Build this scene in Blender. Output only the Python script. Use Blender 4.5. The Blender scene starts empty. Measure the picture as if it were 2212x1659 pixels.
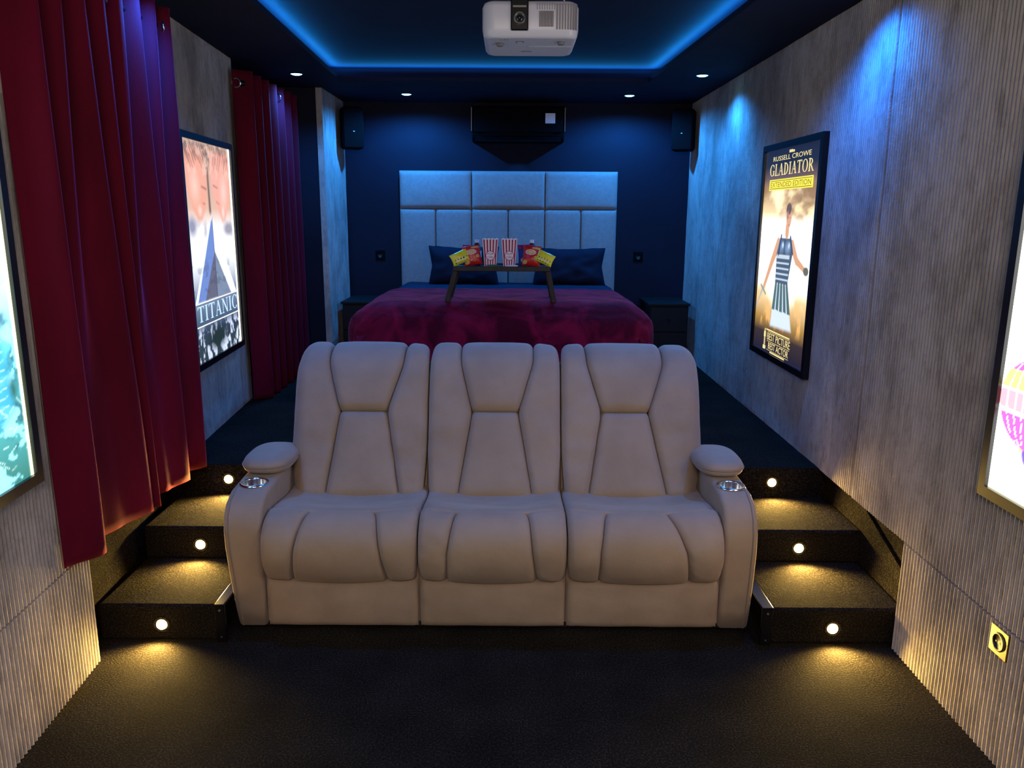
import bpy, bmesh, math, random
import numpy as np
from mathutils import Vector, Matrix, noise
PI = math.pi
random.seed(4)
scene = bpy.context.scene
COL = scene.collection

# ------------------------------------------------------------------ helpers
def link_mesh(name, verts, faces, mat, parent=None, smooth=False, uvs=None):
    me = bpy.data.meshes.new(name)
    me.from_pydata([tuple(map(float, v)) for v in verts], [], faces)
    me.update()
    mats = mat if isinstance(mat, (list, tuple)) else [mat]
    for m in mats:
        me.materials.append(m)
    if smooth:
        me.polygons.foreach_set('use_smooth', [True] * len(me.polygons))
    o = bpy.data.objects.new(name, me)
    COL.objects.link(o)
    if parent:
        o.parent = parent
    return o

def fix_normals(o):
    bm = bmesh.new(); bm.from_mesh(o.data)
    bmesh.ops.remove_doubles(bm, verts=bm.verts, dist=1e-5)
    bmesh.ops.recalc_face_normals(bm, faces=bm.faces)
    bm.to_mesh(o.data); bm.free(); o.data.update()
    return o

def from_bm(name, bm, mat, parent=None, smooth=False):
    bmesh.ops.recalc_face_normals(bm, faces=bm.faces)
    me = bpy.data.meshes.new(name); bm.to_mesh(me); bm.free()
    me.materials.append(mat)
    if smooth:
        me.polygons.foreach_set('use_smooth', [True] * len(me.polygons))
    o = bpy.data.objects.new(name, me); COL.objects.link(o)
    if parent: o.parent = parent
    return o

def tag(o, label, cat=None, group=None, kind=None):
    if label: o['label'] = label
    if cat: o['category'] = cat
    if group: o['group'] = group
    if kind: o['kind'] = kind
    return o

def thing(name, label, cat, loc=(0, 0, 0), group=None):
    o = bpy.data.objects.new(name, None); COL.objects.link(o)
    o.location = loc; o.empty_display_size = .1
    return tag(o, label, cat, group)

def rebase(root):
    """children are modelled in world coordinates: shift their meshes so that root stands at its base"""
    l = Vector(root.location)
    def go(o):
        for c in [x for x in COL.objects if x.parent == o]:
            if c.data and not c.get('_rb'):
                c.data.transform(Matrix.Translation(-l)); c['_rb'] = 1
            go(c)
    go(root)
    for c in COL.objects:
        if '_rb' in c: del c['_rb']

def struct(o):
    o['kind'] = 'structure'; return o

def dup(root, loc, label=None, group=None):
    r = root.copy(); COL.objects.link(r); r.location = loc
    if label: r['label'] = label
    if group: r['group'] = group
    for ch in [x for x in bpy.data.objects if x.parent == root]:
        c = ch.copy(); COL.objects.link(c); c.parent = r
        for g in [x for x in bpy.data.objects if x.parent == ch]:
            d = g.copy(); COL.objects.link(d); d.parent = c
    return r

def bm_box(bm, c, s, rot=None, bevel=0, seg=2):
    r = bmesh.ops.create_cube(bm, size=1)
    vs = r['verts']
    bmesh.ops.scale(bm, vec=s, verts=vs)
    if bevel:
        es = list({e for v in vs for e in v.link_edges})
        rr = bmesh.ops.bevel(bm, geom=es, offset=bevel, segments=seg, profile=.5, affect='EDGES')
        vs = list({v for v in rr['verts']} | {v for v in vs if v.is_valid})
    if rot is not None:
        bmesh.ops.rotate(bm, cent=(0, 0, 0), matrix=rot, verts=vs)
    bmesh.ops.translate(bm, vec=c, verts=vs)
    return vs

def box(name, c, s, mat, parent=None, rot=None, bevel=0, seg=2, smooth=False):
    bm = bmesh.new(); bm_box(bm, c, s, rot, bevel, seg)
    return from_bm(name, bm, mat, parent, smooth)

def box2(name, lo, hi, mat, parent=None, bevel=0, seg=2):
    c = [(a + b) / 2 for a, b in zip(lo, hi)]; s = [abs(b - a) for a, b in zip(lo, hi)]
    return box(name, c, s, mat, parent, None, bevel, seg)

def cyl(name, p0, p1, r, mat, parent=None, n=24, r2=None, smooth=True):
    bm = bmesh.new(); bm_cyl(bm, p0, p1, r, n, r2)
    return from_bm(name, bm, mat, parent, False)

def bm_cyl(bm, p0, p1, r, n=24, r2=None):
    p0 = Vector(p0); p1 = Vector(p1); d = p1 - p0
    g = bmesh.ops.create_cone(bm, cap_ends=True, segments=n, radius1=r, radius2=r if r2 is None else r2, depth=d.length)
    q = Vector((0, 0, 1)).rotation_difference(d.normalized()).to_matrix()
    bmesh.ops.rotate(bm, cent=(0, 0, 0), matrix=q, verts=g['verts'])
    bmesh.ops.translate(bm, vec=(p0 + p1) / 2, verts=g['verts'])
    for f in {f for v in g['verts'] for f in v.link_faces}:
        if len(f.verts) == 4: f.smooth = True

def lathe(name, prof, center, axis, mat, parent=None, n=32, smooth=True):
    """prof: list of (radius, height along axis)"""
    ax = Vector(axis).normalized()
    q = Vector((0, 0, 1)).rotation_difference(ax).to_matrix()
    c = Vector(center); verts = []; faces = []
    for r, h in prof:
        for i in range(n):
            a = 2 * PI * i / n
            verts.append(c + q @ Vector((r * math.cos(a), r * math.sin(a), h)))
    for j in range(len(prof) - 1):
        for i in range(n):
            k = (i + 1) % n
            faces.append((j * n + i, j * n + k, (j + 1) * n + k, (j + 1) * n + i))
    o = link_mesh(name, verts, faces, mat, parent, smooth)
    return o

def torus_pts(bm, c, axis, R, r, n=32, m=10):
    ax = Vector(axis).normalized(); q = Vector((0, 0, 1)).rotation_difference(ax).to_matrix()
    vs = []
    for i in range(n):
        a = 2 * PI * i / n
        for j in range(m):
            b = 2 * PI * j / m
            p = Vector(((R + r * math.cos(b)) * math.cos(a), (R + r * math.cos(b)) * math.sin(a), r * math.sin(b)))
            vs.append(bm.verts.new(Vector(c) + q @ p))
    for i in range(n):
        for j in range(m):
            f = bm.faces.new((vs[i * m + j], vs[((i + 1) % n) * m + j], vs[((i + 1) % n) * m + (j + 1) % m], vs[i * m + (j + 1) % m]))
            f.smooth = True

def tube(name, pts, r, mat, parent=None, n=8, closed=False):
    bm = bmesh.new(); bm_tube(bm, pts, r, n, closed)
    return from_bm(name, bm, mat, parent, True)

def bm_tube(bm, pts, r, n=8, closed=False):
    pts = [Vector(p) for p in pts]; N = len(pts); rings = []
    ref = None
    for i, p in enumerate(pts):
        a = pts[(i - 1) % N] if (closed or i > 0) else p
        b = pts[(i + 1) % N] if (closed or i < N - 1) else p
        t = (b - a).normalized()
        if ref is None:
            ref = Vector((0, 0, 1)) if abs(t.z) < .9 else Vector((1, 0, 0))
        u = t.cross(ref).normalized(); w = u.cross(t).normalized(); ref = w
        rings.append([bm.verts.new(p + u * r * math.cos(2 * PI * k / n) + w * r * math.sin(2 * PI * k / n)) for k in range(n)])
    M = N if closed else N - 1
    for i in range(M):
        A = rings[i]; B = rings[(i + 1) % N]
        for k in range(n):
            f = bm.faces.new((A[k], A[(k + 1) % n], B[(k + 1) % n], B[k])); f.smooth = True
    if not closed:
        bm.faces.new(rings[0]); bm.faces.new(rings[-1][::-1])

def extrude_profile(name, prof, x0, x1, mat, parent=None, bevel=0, seg=3, axis='x'):
    """prof: closed polygon list of (Y,Z); extruded along x"""
    bm = bmesh.new()
    f0 = x0 if callable(x0) else (lambda y, z: x0); f1 = x1 if callable(x1) else (lambda y, z: x1)
    a = [bm.verts.new((f0(y, z), y, z)) for y, z in prof]; b = [bm.verts.new((f1(y, z), y, z)) for y, z in prof]
    n = len(prof)
    bm.faces.new(a); bm.faces.new(b[::-1])
    for i in range(n):
        bm.faces.new((a[i], b[i], b[(i + 1) % n], a[(i + 1) % n]))
    bmesh.ops.recalc_face_normals(bm, faces=bm.faces)
    if bevel:
        es = [e for e in bm.edges if (e.verts[0] in a and e.verts[1] in a) or (e.verts[0] in b and e.verts[1] in b)]
        bmesh.ops.bevel(bm, geom=es, offset=bevel, segments=seg, profile=.5, affect='EDGES', clamp_overlap=True)
    for f in bm.faces: f.smooth = len(f.verts) == 4
    return from_bm(name, bm, mat, parent)

# ------------------------------------------------------------------ materials
def new_mat(name):
    m = bpy.data.materials.new(name); m.use_nodes = True
    nt = m.node_tree
    return m, nt, nt.nodes['Principled BSDF']

def simple(name, col, rough=.6, metal=0, spec=.5, sheen=0, sheen_rough=.4, emit=None, estr=0, trans=0, coat=0, sheen_tint=None):
    m, nt, p = new_mat(name)
    p.inputs['Base Color'].default_value = (*col, 1)
    p.inputs['Roughness'].default_value = rough
    p.inputs['Metallic'].default_value = metal
    p.inputs['Specular IOR Level'].default_value = spec
    p.inputs['Sheen Weight'].default_value = sheen
    p.inputs['Sheen Roughness'].default_value = sheen_rough
    if sheen_tint: p.inputs['Sheen Tint'].default_value = (*sheen_tint, 1)
    p.inputs['Transmission Weight'].default_value = trans
    p.inputs['Coat Weight'].default_value = coat
    if emit:
        p.inputs['Emission Color'].default_value = (*emit, 1)
        p.inputs['Emission Strength'].default_value = estr
    return m

def noisy(name, c1, c2, scale, rough=.8, bump=0, bscale=200, sheen=0, spec=.3, detail=6, contrast=(.35, .65), stretch=(1, 1, 1), sheen_rough=.4, sheen_tint=None, bdist=.002, bump2=0, b2scale=20, b2dist=.01, distort=0):
    m, nt, p = new_mat(name); N = nt.nodes; L = nt.links
    tc = N.new('ShaderNodeTexCoord'); mp = N.new('ShaderNodeMapping'); mp.inputs['Scale'].default_value = stretch
    L.new(tc.outputs['Object'], mp.inputs['Vector'])
    n1 = N.new('ShaderNodeTexNoise'); n1.inputs['Scale'].default_value = scale; n1.inputs['Detail'].default_value = detail
    n1.inputs['Distortion'].default_value = distort
    L.new(mp.outputs[0], n1.inputs['Vector'])
    cr = N.new('ShaderNodeValToRGB'); cr.color_ramp.elements[0].position = contrast[0]; cr.color_ramp.elements[1].position = contrast[1]
    cr.color_ramp.elements[0].color = (*c1, 1); cr.color_ramp.elements[1].color = (*c2, 1)
    L.new(n1.outputs['Fac'], cr.inputs['Fac']); L.new(cr.outputs['Color'], p.inputs['Base Color'])
    p.inputs['Roughness'].default_value = rough; p.inputs['Specular IOR Level'].default_value = spec
    p.inputs['Sheen Weight'].default_value = sheen; p.inputs['Sheen Roughness'].default_value = sheen_rough
    if sheen_tint: p.inputs['Sheen Tint'].default_value = (*sheen_tint, 1)
    last = None
    for st, sc, di in ((bump, bscale, bdist), (bump2, b2scale, b2dist)):
        if st:
            nb = N.new('ShaderNodeTexNoise'); nb.inputs['Scale'].default_value = sc; nb.inputs['Detail'].default_value = 3
            L.new(tc.outputs['Object'], nb.inputs['Vector'])
            b = N.new('ShaderNodeBump'); b.inputs['Strength'].default_value = st; b.inputs['Distance'].default_value = di
            L.new(nb.outputs['Fac'], b.inputs['Height'])
            if last: L.new(last.outputs['Normal'], b.inputs['Normal'])
            last = b
    if last: L.new(last.outputs['Normal'], p.inputs['Normal'])
    return m

M = {}
M['plaster'] = noisy('ribbed_plaster', (.33, .295, .275), (.50, .445, .405), 2.2, .82, .5, 110, detail=12, contrast=(.34, .56), stretch=(1, 1, .6), bdist=.004, bump2=.55, b2scale=9, b2dist=.014, distort=.8)
def worn(m, sc, lo, hi, dark, stretch):
    nt = m.node_tree; N = nt.nodes; L = nt.links; p = N['Principled BSDF']
    src = p.inputs['Base Color'].links[0].from_socket
    tc = N.new('ShaderNodeTexCoord'); mp = N.new('ShaderNodeMapping'); mp.inputs['Scale'].default_value = stretch; L.new(tc.outputs['Object'], mp.inputs['Vector'])
    n = N.new('ShaderNodeTexNoise'); n.inputs['Scale'].default_value = sc; n.inputs['Detail'].default_value = 14; n.inputs['Roughness'].default_value = .72; n.inputs['Distortion'].default_value = .5
    L.new(mp.outputs[0], n.inputs['Vector'])
    cr = N.new('ShaderNodeValToRGB'); cr.color_ramp.elements[0].position = lo; cr.color_ramp.elements[1].position = hi
    cr.color_ramp.elements[0].color = (*dark, 1); cr.color_ramp.elements[1].color = (1, 1, 1, 1); L.new(n.outputs['Fac'], cr.inputs['Fac'])
    mx = N.new('ShaderNodeMix'); mx.data_type = 'RGBA'; mx.blend_type = 'MULTIPLY'; mx.inputs[0].default_value = 1
    L.new(src, mx.inputs[6]); L.new(cr.outputs['Color'], mx.inputs[7]); L.new(mx.outputs[2], p.inputs['Base Color'])
worn(M['plaster'], 5, .38, .54, (.72, .71, .70), (1, 1, .45))
worn(M['plaster'], 26, .36, .52, (.74, .73, .72), (1, 1, .35))
M['navy'] = noisy('navy_paint', (.0045, .006, .017), (.0055, .0075, .021), 3, .75, .1, 60, spec=.25)
M['ceil'] = noisy('dark_ceiling_paint', (.008, .012, .034), (.010, .015, .042), 3, .8, .05, 60, spec=.2)
def carpet_mat(name, a, b, c):
    m, nt, p = new_mat(name); N = nt.nodes; L = nt.links
    tc = N.new('ShaderNodeTexCoord')
    n1 = N.new('ShaderNodeTexNoise'); n1.inputs['Scale'].default_value = 150; n1.inputs['Detail'].default_value = 6; n1.inputs['Roughness'].default_value = .55
    n2 = N.new('ShaderNodeTexNoise'); n2.inputs['Scale'].default_value = 4; n2.inputs['Detail'].default_value = 6
    for n in (n1, n2): L.new(tc.outputs['Object'], n.inputs['Vector'])
    cr = N.new('ShaderNodeValToRGB'); e = cr.color_ramp.elements
    e[0].position = .34; e[0].color = (*a, 1); e[1].position = .66; e[1].color = (*c, 1)
    k = e.new(.5); k.color = (*b, 1)
    L.new(n1.outputs['Fac'], cr.inputs['Fac'])
    r2 = N.new('ShaderNodeValToRGB'); r2.color_ramp.elements[0].position = .35; r2.color_ramp.elements[1].position = .7
    r2.color_ramp.elements[0].color = (.6, .6, .6, 1); r2.color_ramp.elements[1].color = (1, 1, 1, 1)
    L.new(n2.outputs['Fac'], r2.inputs['Fac'])
    mx = N.new('ShaderNodeMix'); mx.data_type = 'RGBA'; mx.blend_type = 'MULTIPLY'; mx.inputs[0].default_value = 1
    L.new(cr.outputs['Color'], mx.inputs[6]); L.new(r2.outputs['Color'], mx.inputs[7])
    L.new(mx.outputs[2], p.inputs['Base Color'])
    p.inputs['Roughness'].default_value = 1; p.inputs['Specular IOR Level'].default_value = .05
    b1 = N.new('ShaderNodeBump'); b1.inputs['Strength'].default_value = 1; b1.inputs['Distance'].default_value = .010
    L.new(n1.outputs['Fac'], b1.inputs['Height']); L.new(b1.outputs['Normal'], p.inputs['Normal'])
    return m
M['carpet'] = carpet_mat('charcoal_carpet', (.010, .0085, .0075), (.018, .015, .0125), (.054, .044, .032))
M['sofa'] = noisy('taupe_suede', (.325, .232, .158), (.385, .280, .196), 5, .8, .25, 350, sheen=.2, sheen_rough=.5, detail=8, bdist=.001, bump2=.25, b2scale=14, b2dist=.012)
M['sofa_dark'] = simple('sofa_underside_fabric', (.02, .018, .017), .9)
M['welt'] = simple('sofa_piping', (.25, .18, .125), .8, sheen=.3)
M['curtain'] = noisy('red_velvet', (.085, .001, .011), (.120, .0015, .017), 6, .85, .25, 120, sheen=.4, sheen_rough=.35, sheen_tint=(1, .10, .2), stretch=(1, 1, .3), spec=.15)
M['blanket'] = noisy('maroon_fleece', (.06, .0015, .014), (.19, .005, .035), 5, .9, .5, 110, sheen=.22, sheen_rough=.4, sheen_tint=(1, .2, .35), spec=.1, detail=5, contrast=(.4, .6), bdist=.004, bump2=.4, b2scale=8, b2dist=.03, distort=1)
M['duvet'] = noisy('navy_bed_linen', (.006, .018, .042), (.008, .022, .05), 6, .8, .15, 40, spec=.2, bdist=.01)
M['pillow'] = noisy('dark_navy_pillowcase', (.004, .007, .020), (.005, .009, .026), 6, .8, .2, 30, spec=.2, bdist=.01)
M['headboard'] = noisy('pale_grey_linen', (.27, .265, .255), (.31, .305, .29), 40, .85, .3, 500, sheen=.2, bdist=.001)
M['black'] = simple('black_plastic', (.006, .006, .007), .45)
M['blackgloss'] = simple('gloss_black_plastic', (.004, .004, .005), .15)
M['blackmetal'] = simple('black_powder_coat', (.008, .008, .009), .35, metal=.6)
M['frame'] = simple('black_frame', (.004, .004, .005), .3)
M['steel'] = simple('stainless_steel', (.75, .75, .76), .18, metal=1)
M['bracket'] = simple('dark_steel_edge', (.02, .02, .025), .25, metal=.7)
M['projector'] = simple('white_projector_plastic', (.60, .60, .68), .38)
M['vent'] = simple('grey_vent', (.16, .16, .18), .5)
M['grille'] = simple('shadow_grey_grille', (.03, .03, .035), .6)
M['cloth'] = simple('black_speaker_cloth', (.003, .003, .004), .9, spec=.1)
M['label'] = simple('white_sticker', (.75, .75, .82), .4)
M['lens'] = simple('lens_glass', (.01, .012, .015), .05, coat=1)
M['ring'] = simple('lens_ring_grey', (.10, .10, .10), .3, metal=.5)
M['bronze'] = simple('bronze_plate', (.28, .20, .075), .35, metal=.7)
M['darkwood'] = noisy('black_stained_wood', (.006, .005, .006), (.009, .008, .009), 8, .6, .1, 60, stretch=(1, 8, 1))
M['traywood'] = noisy('dark_brown_wood', (.016, .012, .010), (.03, .022, .018), 12, .45, .1, 60, stretch=(6, 1, 1))
M['paper'] = simple('white_carton', (.95, .86, .90), .6)
M['redink'] = simple('red_carton_stripe', (.40, .01, .07), .6)
M['red'] = noisy('red_foil', (.60, .012, .012), (.75, .03, .02), 20, .3, .3, 60, spec=.6)
M['yellow'] = noisy('yellow_foil', (.80, .74, .02), (.92, .85, .03), 20, .3, .3, 60, spec=.6)
M['white'] = simple('white_print', (.85, .85, .82), .5)
M['gold'] = simple('golden_crisp_print', (.75, .48, .16), .5)
M['blueink'] = simple('deep_blue_foil', (.02, .04, .25), .35)
M['pet'] = simple('dark_bottle', (.02, .03, .09), .08, coat=.6)
M['cap'] = simple('white_bottle_cap', (.7, .78, .85), .4)
M['green'] = simple('green_wrapper', (.03, .16, .09), .4)
M['steplight'] = simple('warm_lamp_lens', (1, .8, .4), .4, emit=(1, .62, .16), estr=26)
M['downlight'] = simple('cyan_lamp_lens', (.6, .9, 1), .4, emit=(.22, .90, 1), estr=9)
M['lampring'] = simple('dark_lamp_ring', (.012, .016, .035), .4)

def lit_mat(name, strength):
    m, nt, p = new_mat(name); N = nt.nodes; L = nt.links
    at = N.new('ShaderNodeAttribute'); at.attribute_name = 'print'
    L.new(at.outputs['Color'], p.inputs['Emission Color']); p.inputs['Emission Strength'].default_value = strength
    p.inputs['Base Color'].default_value = (.03, .03, .03, 1); p.inputs['Roughness'].default_value = .25
    return m
def lit_flat(name, col, s):
    return simple(name, (.03, .03, .03), .4, emit=col, estr=s)

# ------------------------------------------------------------------ the room
YF, YB = -1.6, 6.93          # front wall (behind the camera) and back wall
ZC, ZU, ZP = 2.551, 2.655, .446
XR = 1.498
def XL(y): return -1.543 - .0698 * (y - 2.6)
Y_PL_END = 5.06              # end of the left plaster wall, beginning of the alcove
Y_C0, X_C = 6.172, -1.43     # column beside the bed

PITCH = .0205
def ribbed(name, base, sgn, y0, y1, z0, z1, zn, seams=(), horiz=False, parent=None):
    """ribbed plaster panel: geometry ribs, worn smooth in patches; sgn=+1 when the room lies at +x"""
    per = 6
    n = int((y1 - y0) / PITCH * per)
    ys = [y0 + (y1 - y0) * i / n for i in range(n + 1)]
    zs = [z0 + (z1 - z0) * j / zn for j in range(zn + 1)]
    verts = []; faces = []
    for i, y in enumerate(ys):
        u = (y / PITCH) % 1.0
        prof = abs(math.sin(PI * u)) ** .7
        sm = min(abs(y - s) for s in seams) if seams else 9
        for z in zs:
            nz = noise.fractal(Vector((y * .9, z * .7, 3.1 + base(0) * 2)), 1.0, 2.0, 4)
            fade = 1.0 if y < 3.2 else max(.10, 1 - (y - 3.2) / 1.5)
            amp = .0125 * max(.06, min(1, fade * (1.0 + 1.2 * min(0, nz + .15)) + (.0 if y < 3.2 else .25 * nz)))
            fine = .0016 * noise.noise(Vector((y * 12, z * 5, 7.7))) if y > 3 else .0
            d = amp * prof + fine
            if sm < .004: d = -.006
            verts.append((base(y) + sgn * d, y, z))
    m = zn + 1
    for i in range(n):
        for j in range(zn):
            a = i * m + j
            faces.append((a, a + 1, a + m + 1, a + m) if sgn < 0 else (a, a + m, a + m + 1, a + 1))
    # thickness: outer back face
    b0 = len(verts)
    for (y, z) in ((y0, z0), (y0, z1), (y1, z1), (y1, z0)):
        verts.append((base(y) - sgn * .046, y, z))
    c00, c01, c11, c10 = b0, b0 + 1, b0 + 2, b0 + 3
    faces.append((c00, c10, c11, c01))
    faces.append((c00, c01, *[zn - k for k in range(zn + 1)]))
    faces.append((c10, *[n * m + k for k in range(zn + 1)], c11))
    faces.append((c00, *[k * m for k in range(n + 1)], c10))
    faces.append((c01, c11, *[(n - k) * m + zn for k in range(n + 1)]))
    o = link_mesh(name, verts, faces, M['plaster'], parent)
    return o

wr = struct(ribbed('wall_right', lambda y: XR, -1, YF, YB, ZP - .002, ZC, 44, seams=(-.39, .83, 2.05, 3.27, 4.53, 5.75)))
wr2 = struct(ribbed('wall_right_lower', lambda y: XR, -1, YF, 2.79, 0, ZP - .009, 10, seams=(-.39, .83, 2.05)))
wl = struct(ribbed('wall_left', XL, 1, YF, Y_PL_END, ZP - .002, ZC, 40, seams=(3.42,)))
wl2 = struct(ribbed('wall_left_lower', XL, 1, YF, 2.66, 0, ZP - .009, 10))
# solid masonry behind the panels
struct(box2('wall_right_backing', (1.55, YF, -.1), (1.70, YB, 2.8), M['carpet']))
lb = []
o = link_mesh('wall_left_backing', [(XL(YF) - .055, YF, -.1), (XL(Y_PL_END) - .075, Y_PL_END, -.1), (-2.35, Y_PL_END, -.1), (-2.35, YF, -.1),
     (XL(YF) - .055, YF, 2.8), (XL(Y_PL_END) - .075, Y_PL_END, 2.8), (-2.35, Y_PL_END, 2.8), (-2.35, YF, 2.8)],
    [(0, 1, 2, 3), (7, 6, 5, 4), (0, 4, 5, 1), (1, 5, 6, 2), (2, 6, 7, 3), (3, 7, 4, 0)], M['carpet'])
struct(fix_normals(o))
struct(box2('wall_back', (-2.35, YB, -.1), (1.7, YB + .12, 2.8), M['navy']))
struct(box2('wall_alcove', (-2.35, Y_PL_END, -.1), (-1.80, YB, 2.8), M['navy']))
col = struct(box2('wall_column', (-1.80, Y_C0, ZP), (X_C - .05, YB, ZC), M['navy']))
cp = struct(ribbed('wall_column_panel', lambda y: X_C, 1, Y_C0 + .001, YB, ZP, ZC, 30))
struct(box2('wall_front', (-2.35, YF - .12, -.1), (1.7, YF, 2.8), M['navy']))
struct(box2('floor', (-2.3, YF, -.1), (1.7, YB, 0), M['carpet']))

# platform (with the bay the sofa stands in)
BX0, BX1, BYE = -1.15, 1.02, 3.98
RY = (2.81, 3.23, 3.65)
bm = bmesh.new()
bm_box(bm, ((-1.80 + 1.55) / 2, (BYE + YB) / 2, ZP / 2), (3.35, YB - BYE, ZP))
bm_box(bm, ((-1.80 + BX0) / 2, (RY[2] + BYE) / 2, ZP / 2), (BX0 + 1.80, BYE - RY[2], ZP))
bm_box(bm, ((1.55 + BX1) / 2, (RY[2] + BYE) / 2, ZP / 2), (1.55 - BX1, BYE - RY[2], ZP))
struct(from_bm('floor_platform', bm, M['carpet']))

def stairs(x0, x1, label):
    t = thing('carpeted_stairs', label, 'stairs', ((x0 + x1) / 2, RY[0], 0), 'carpeted stairs beside the sofa')
    for k in (0, 1):
        y0 = RY[k]; z1 = ZP / 3 * (k + 1)
        box2('step', (x0, y0, 0 if k == 0 else ZP / 3 * k), (x1, RY[2] - .001, z1), M['carpet'], t, bevel=.012, seg=3)
    rebase(t)
stairs(BX1, 1.54, 'dark carpeted steps between the sofa and the right wall')
stairs(-1.612, BX0, 'dark carpeted steps under the red curtain, left of the sofa')
# stringers on the stair side walls
def stringer(n, xa, xb):
    prof = [(2.80, .15), (3.23, .30), (3.65, .445), (3.66, .445), (3.66, .20), (2.80, .0)]
    prof = [(2.82, .0), (2.82, .27), (3.30, .43), (3.34, .444), (3.645, .444), (3.645, .0)]
    struct(extrude_profile(n, prof, xa, xb, M['carpet']))
stringer('trim_1', 1.536, 1.549)

# ceiling with the recessed tray and its lighting cove
def tray(y, side, off=0):
    return (1.043 - .0445 * (y - 3.66) + off) if side > 0 else (-1.154 - .0335 * (y - 3.71) - off)
T0, T1 = .3, 5.86
def rect(off, z):
    return [(tray(T0, -1, off), T0 - off, z), (tray(T0, 1, off), T0 - off, z), (tray(T1, 1, off), T1 + off, z), (tray(T1, -1, off), T1 + off, z)]
CV = .13
verts = [(-2.35, YF, ZC), (1.7, YF, ZC), (1.7, YB, ZC), (-2.35, YB, ZC)] + rect(0, ZC) + rect(0, ZC + .028) + rect(CV, ZC + .034) + rect(CV, ZU)
faces = []
for base in (0, 4, 8, 12):
    for i in range(4):
        j = (i + 1) % 4
        faces.append((base + i, base + j, base + 4 + j, base + 4 + i))
faces.append((16, 17, 18, 19))
b0 = len(verts)
verts += [(-2.35, YF, 2.8), (1.7, YF, 2.8), (1.7, YB, 2.8), (-2.35, YB, 2.8)]
for i in range(4):
    j = (i + 1) % 4; faces.append((i, b0 + i, b0 + j, j))
faces.append((b0 + 3, b0 + 2, b0 + 1, b0))
ce = link_mesh('ceiling', verts, faces, M['ceil']); fix_normals(ce); struct(ce)

# ------------------------------------------------------------------ sofa
def smooth_path(pts, n=60):
    """Catmull-Rom through (Y,Z) points, resampled by arc length; returns f(b)->(P, N) with b in metres"""
    P = [np.array(p, float) for p in pts]; P = [2 * P[0] - P[1]] + P + [2 * P[-1] - P[-2]]
    out = []
    for i in range(1, len(P) - 2):
        for k in range(12):
            t = k / 12
            out.append(.5 * ((2 * P[i]) + (-P[i - 1] + P[i + 1]) * t + (2 * P[i - 1] - 5 * P[i] + 4 * P[i + 1] - P[i + 2]) * t * t + (-P[i - 1] + 3 * P[i] - 3 * P[i + 1] + P[i + 2]) * t ** 3))
    out.append(P[-2]); out = np.array(out)
    s = np.concatenate([[0], np.cumsum(np.linalg.norm(np.diff(out, axis=0), axis=1))])
    def f(b):
        b_ = min(max(b, 0), s[-1])
        p = np.array([np.interp(b_, s, out[:, 0]), np.interp(b_, s, out[:, 1])])
        e = .006
        q0 = np.array([np.interp(max(b_ - e, 0), s, out[:, 0]), np.interp(max(b_ - e, 0), s, out[:, 1])])
        q1 = np.array([np.interp(min(b_ + e, s[-1]), s, out[:, 0]), np.interp(min(b_ + e, s[-1]), s, out[:, 1])])
        t = (q1 - q0) / max(np.linalg.norm(q1 - q0), 1e-9)
        if b != b_: p = p + t * (b - b_)
        return p, np.array([-t[1], t[0]])
    return f, s[-1]

def polyf(pts):
    """piecewise-linear curve through 2-D points, smoothed a little, parameter 0..1"""
    P = np.array(pts, float)
    s = np.concatenate([[0], np.cumsum(np.linalg.norm(np.diff(P, axis=0), axis=1))]); s /= s[-1]
    def f(t):
        w = .035; acc = np.zeros(2)
        for k in (-1, -.5, 0, .5, 1):
            tt = min(max(t + k * w * min(1, t / .06, (1 - t) / .06), 0), 1)
            acc += np.array([np.interp(tt, s, P[:, 0]), np.interp(tt, s, P[:, 1])])
        return acc / 5
    return f

def spaced(n, tight=.75):
    x = np.linspace(0, 1, n)
    return (1 - tight) * x + tight * (.5 - .5 * np.cos(PI * x))

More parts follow.
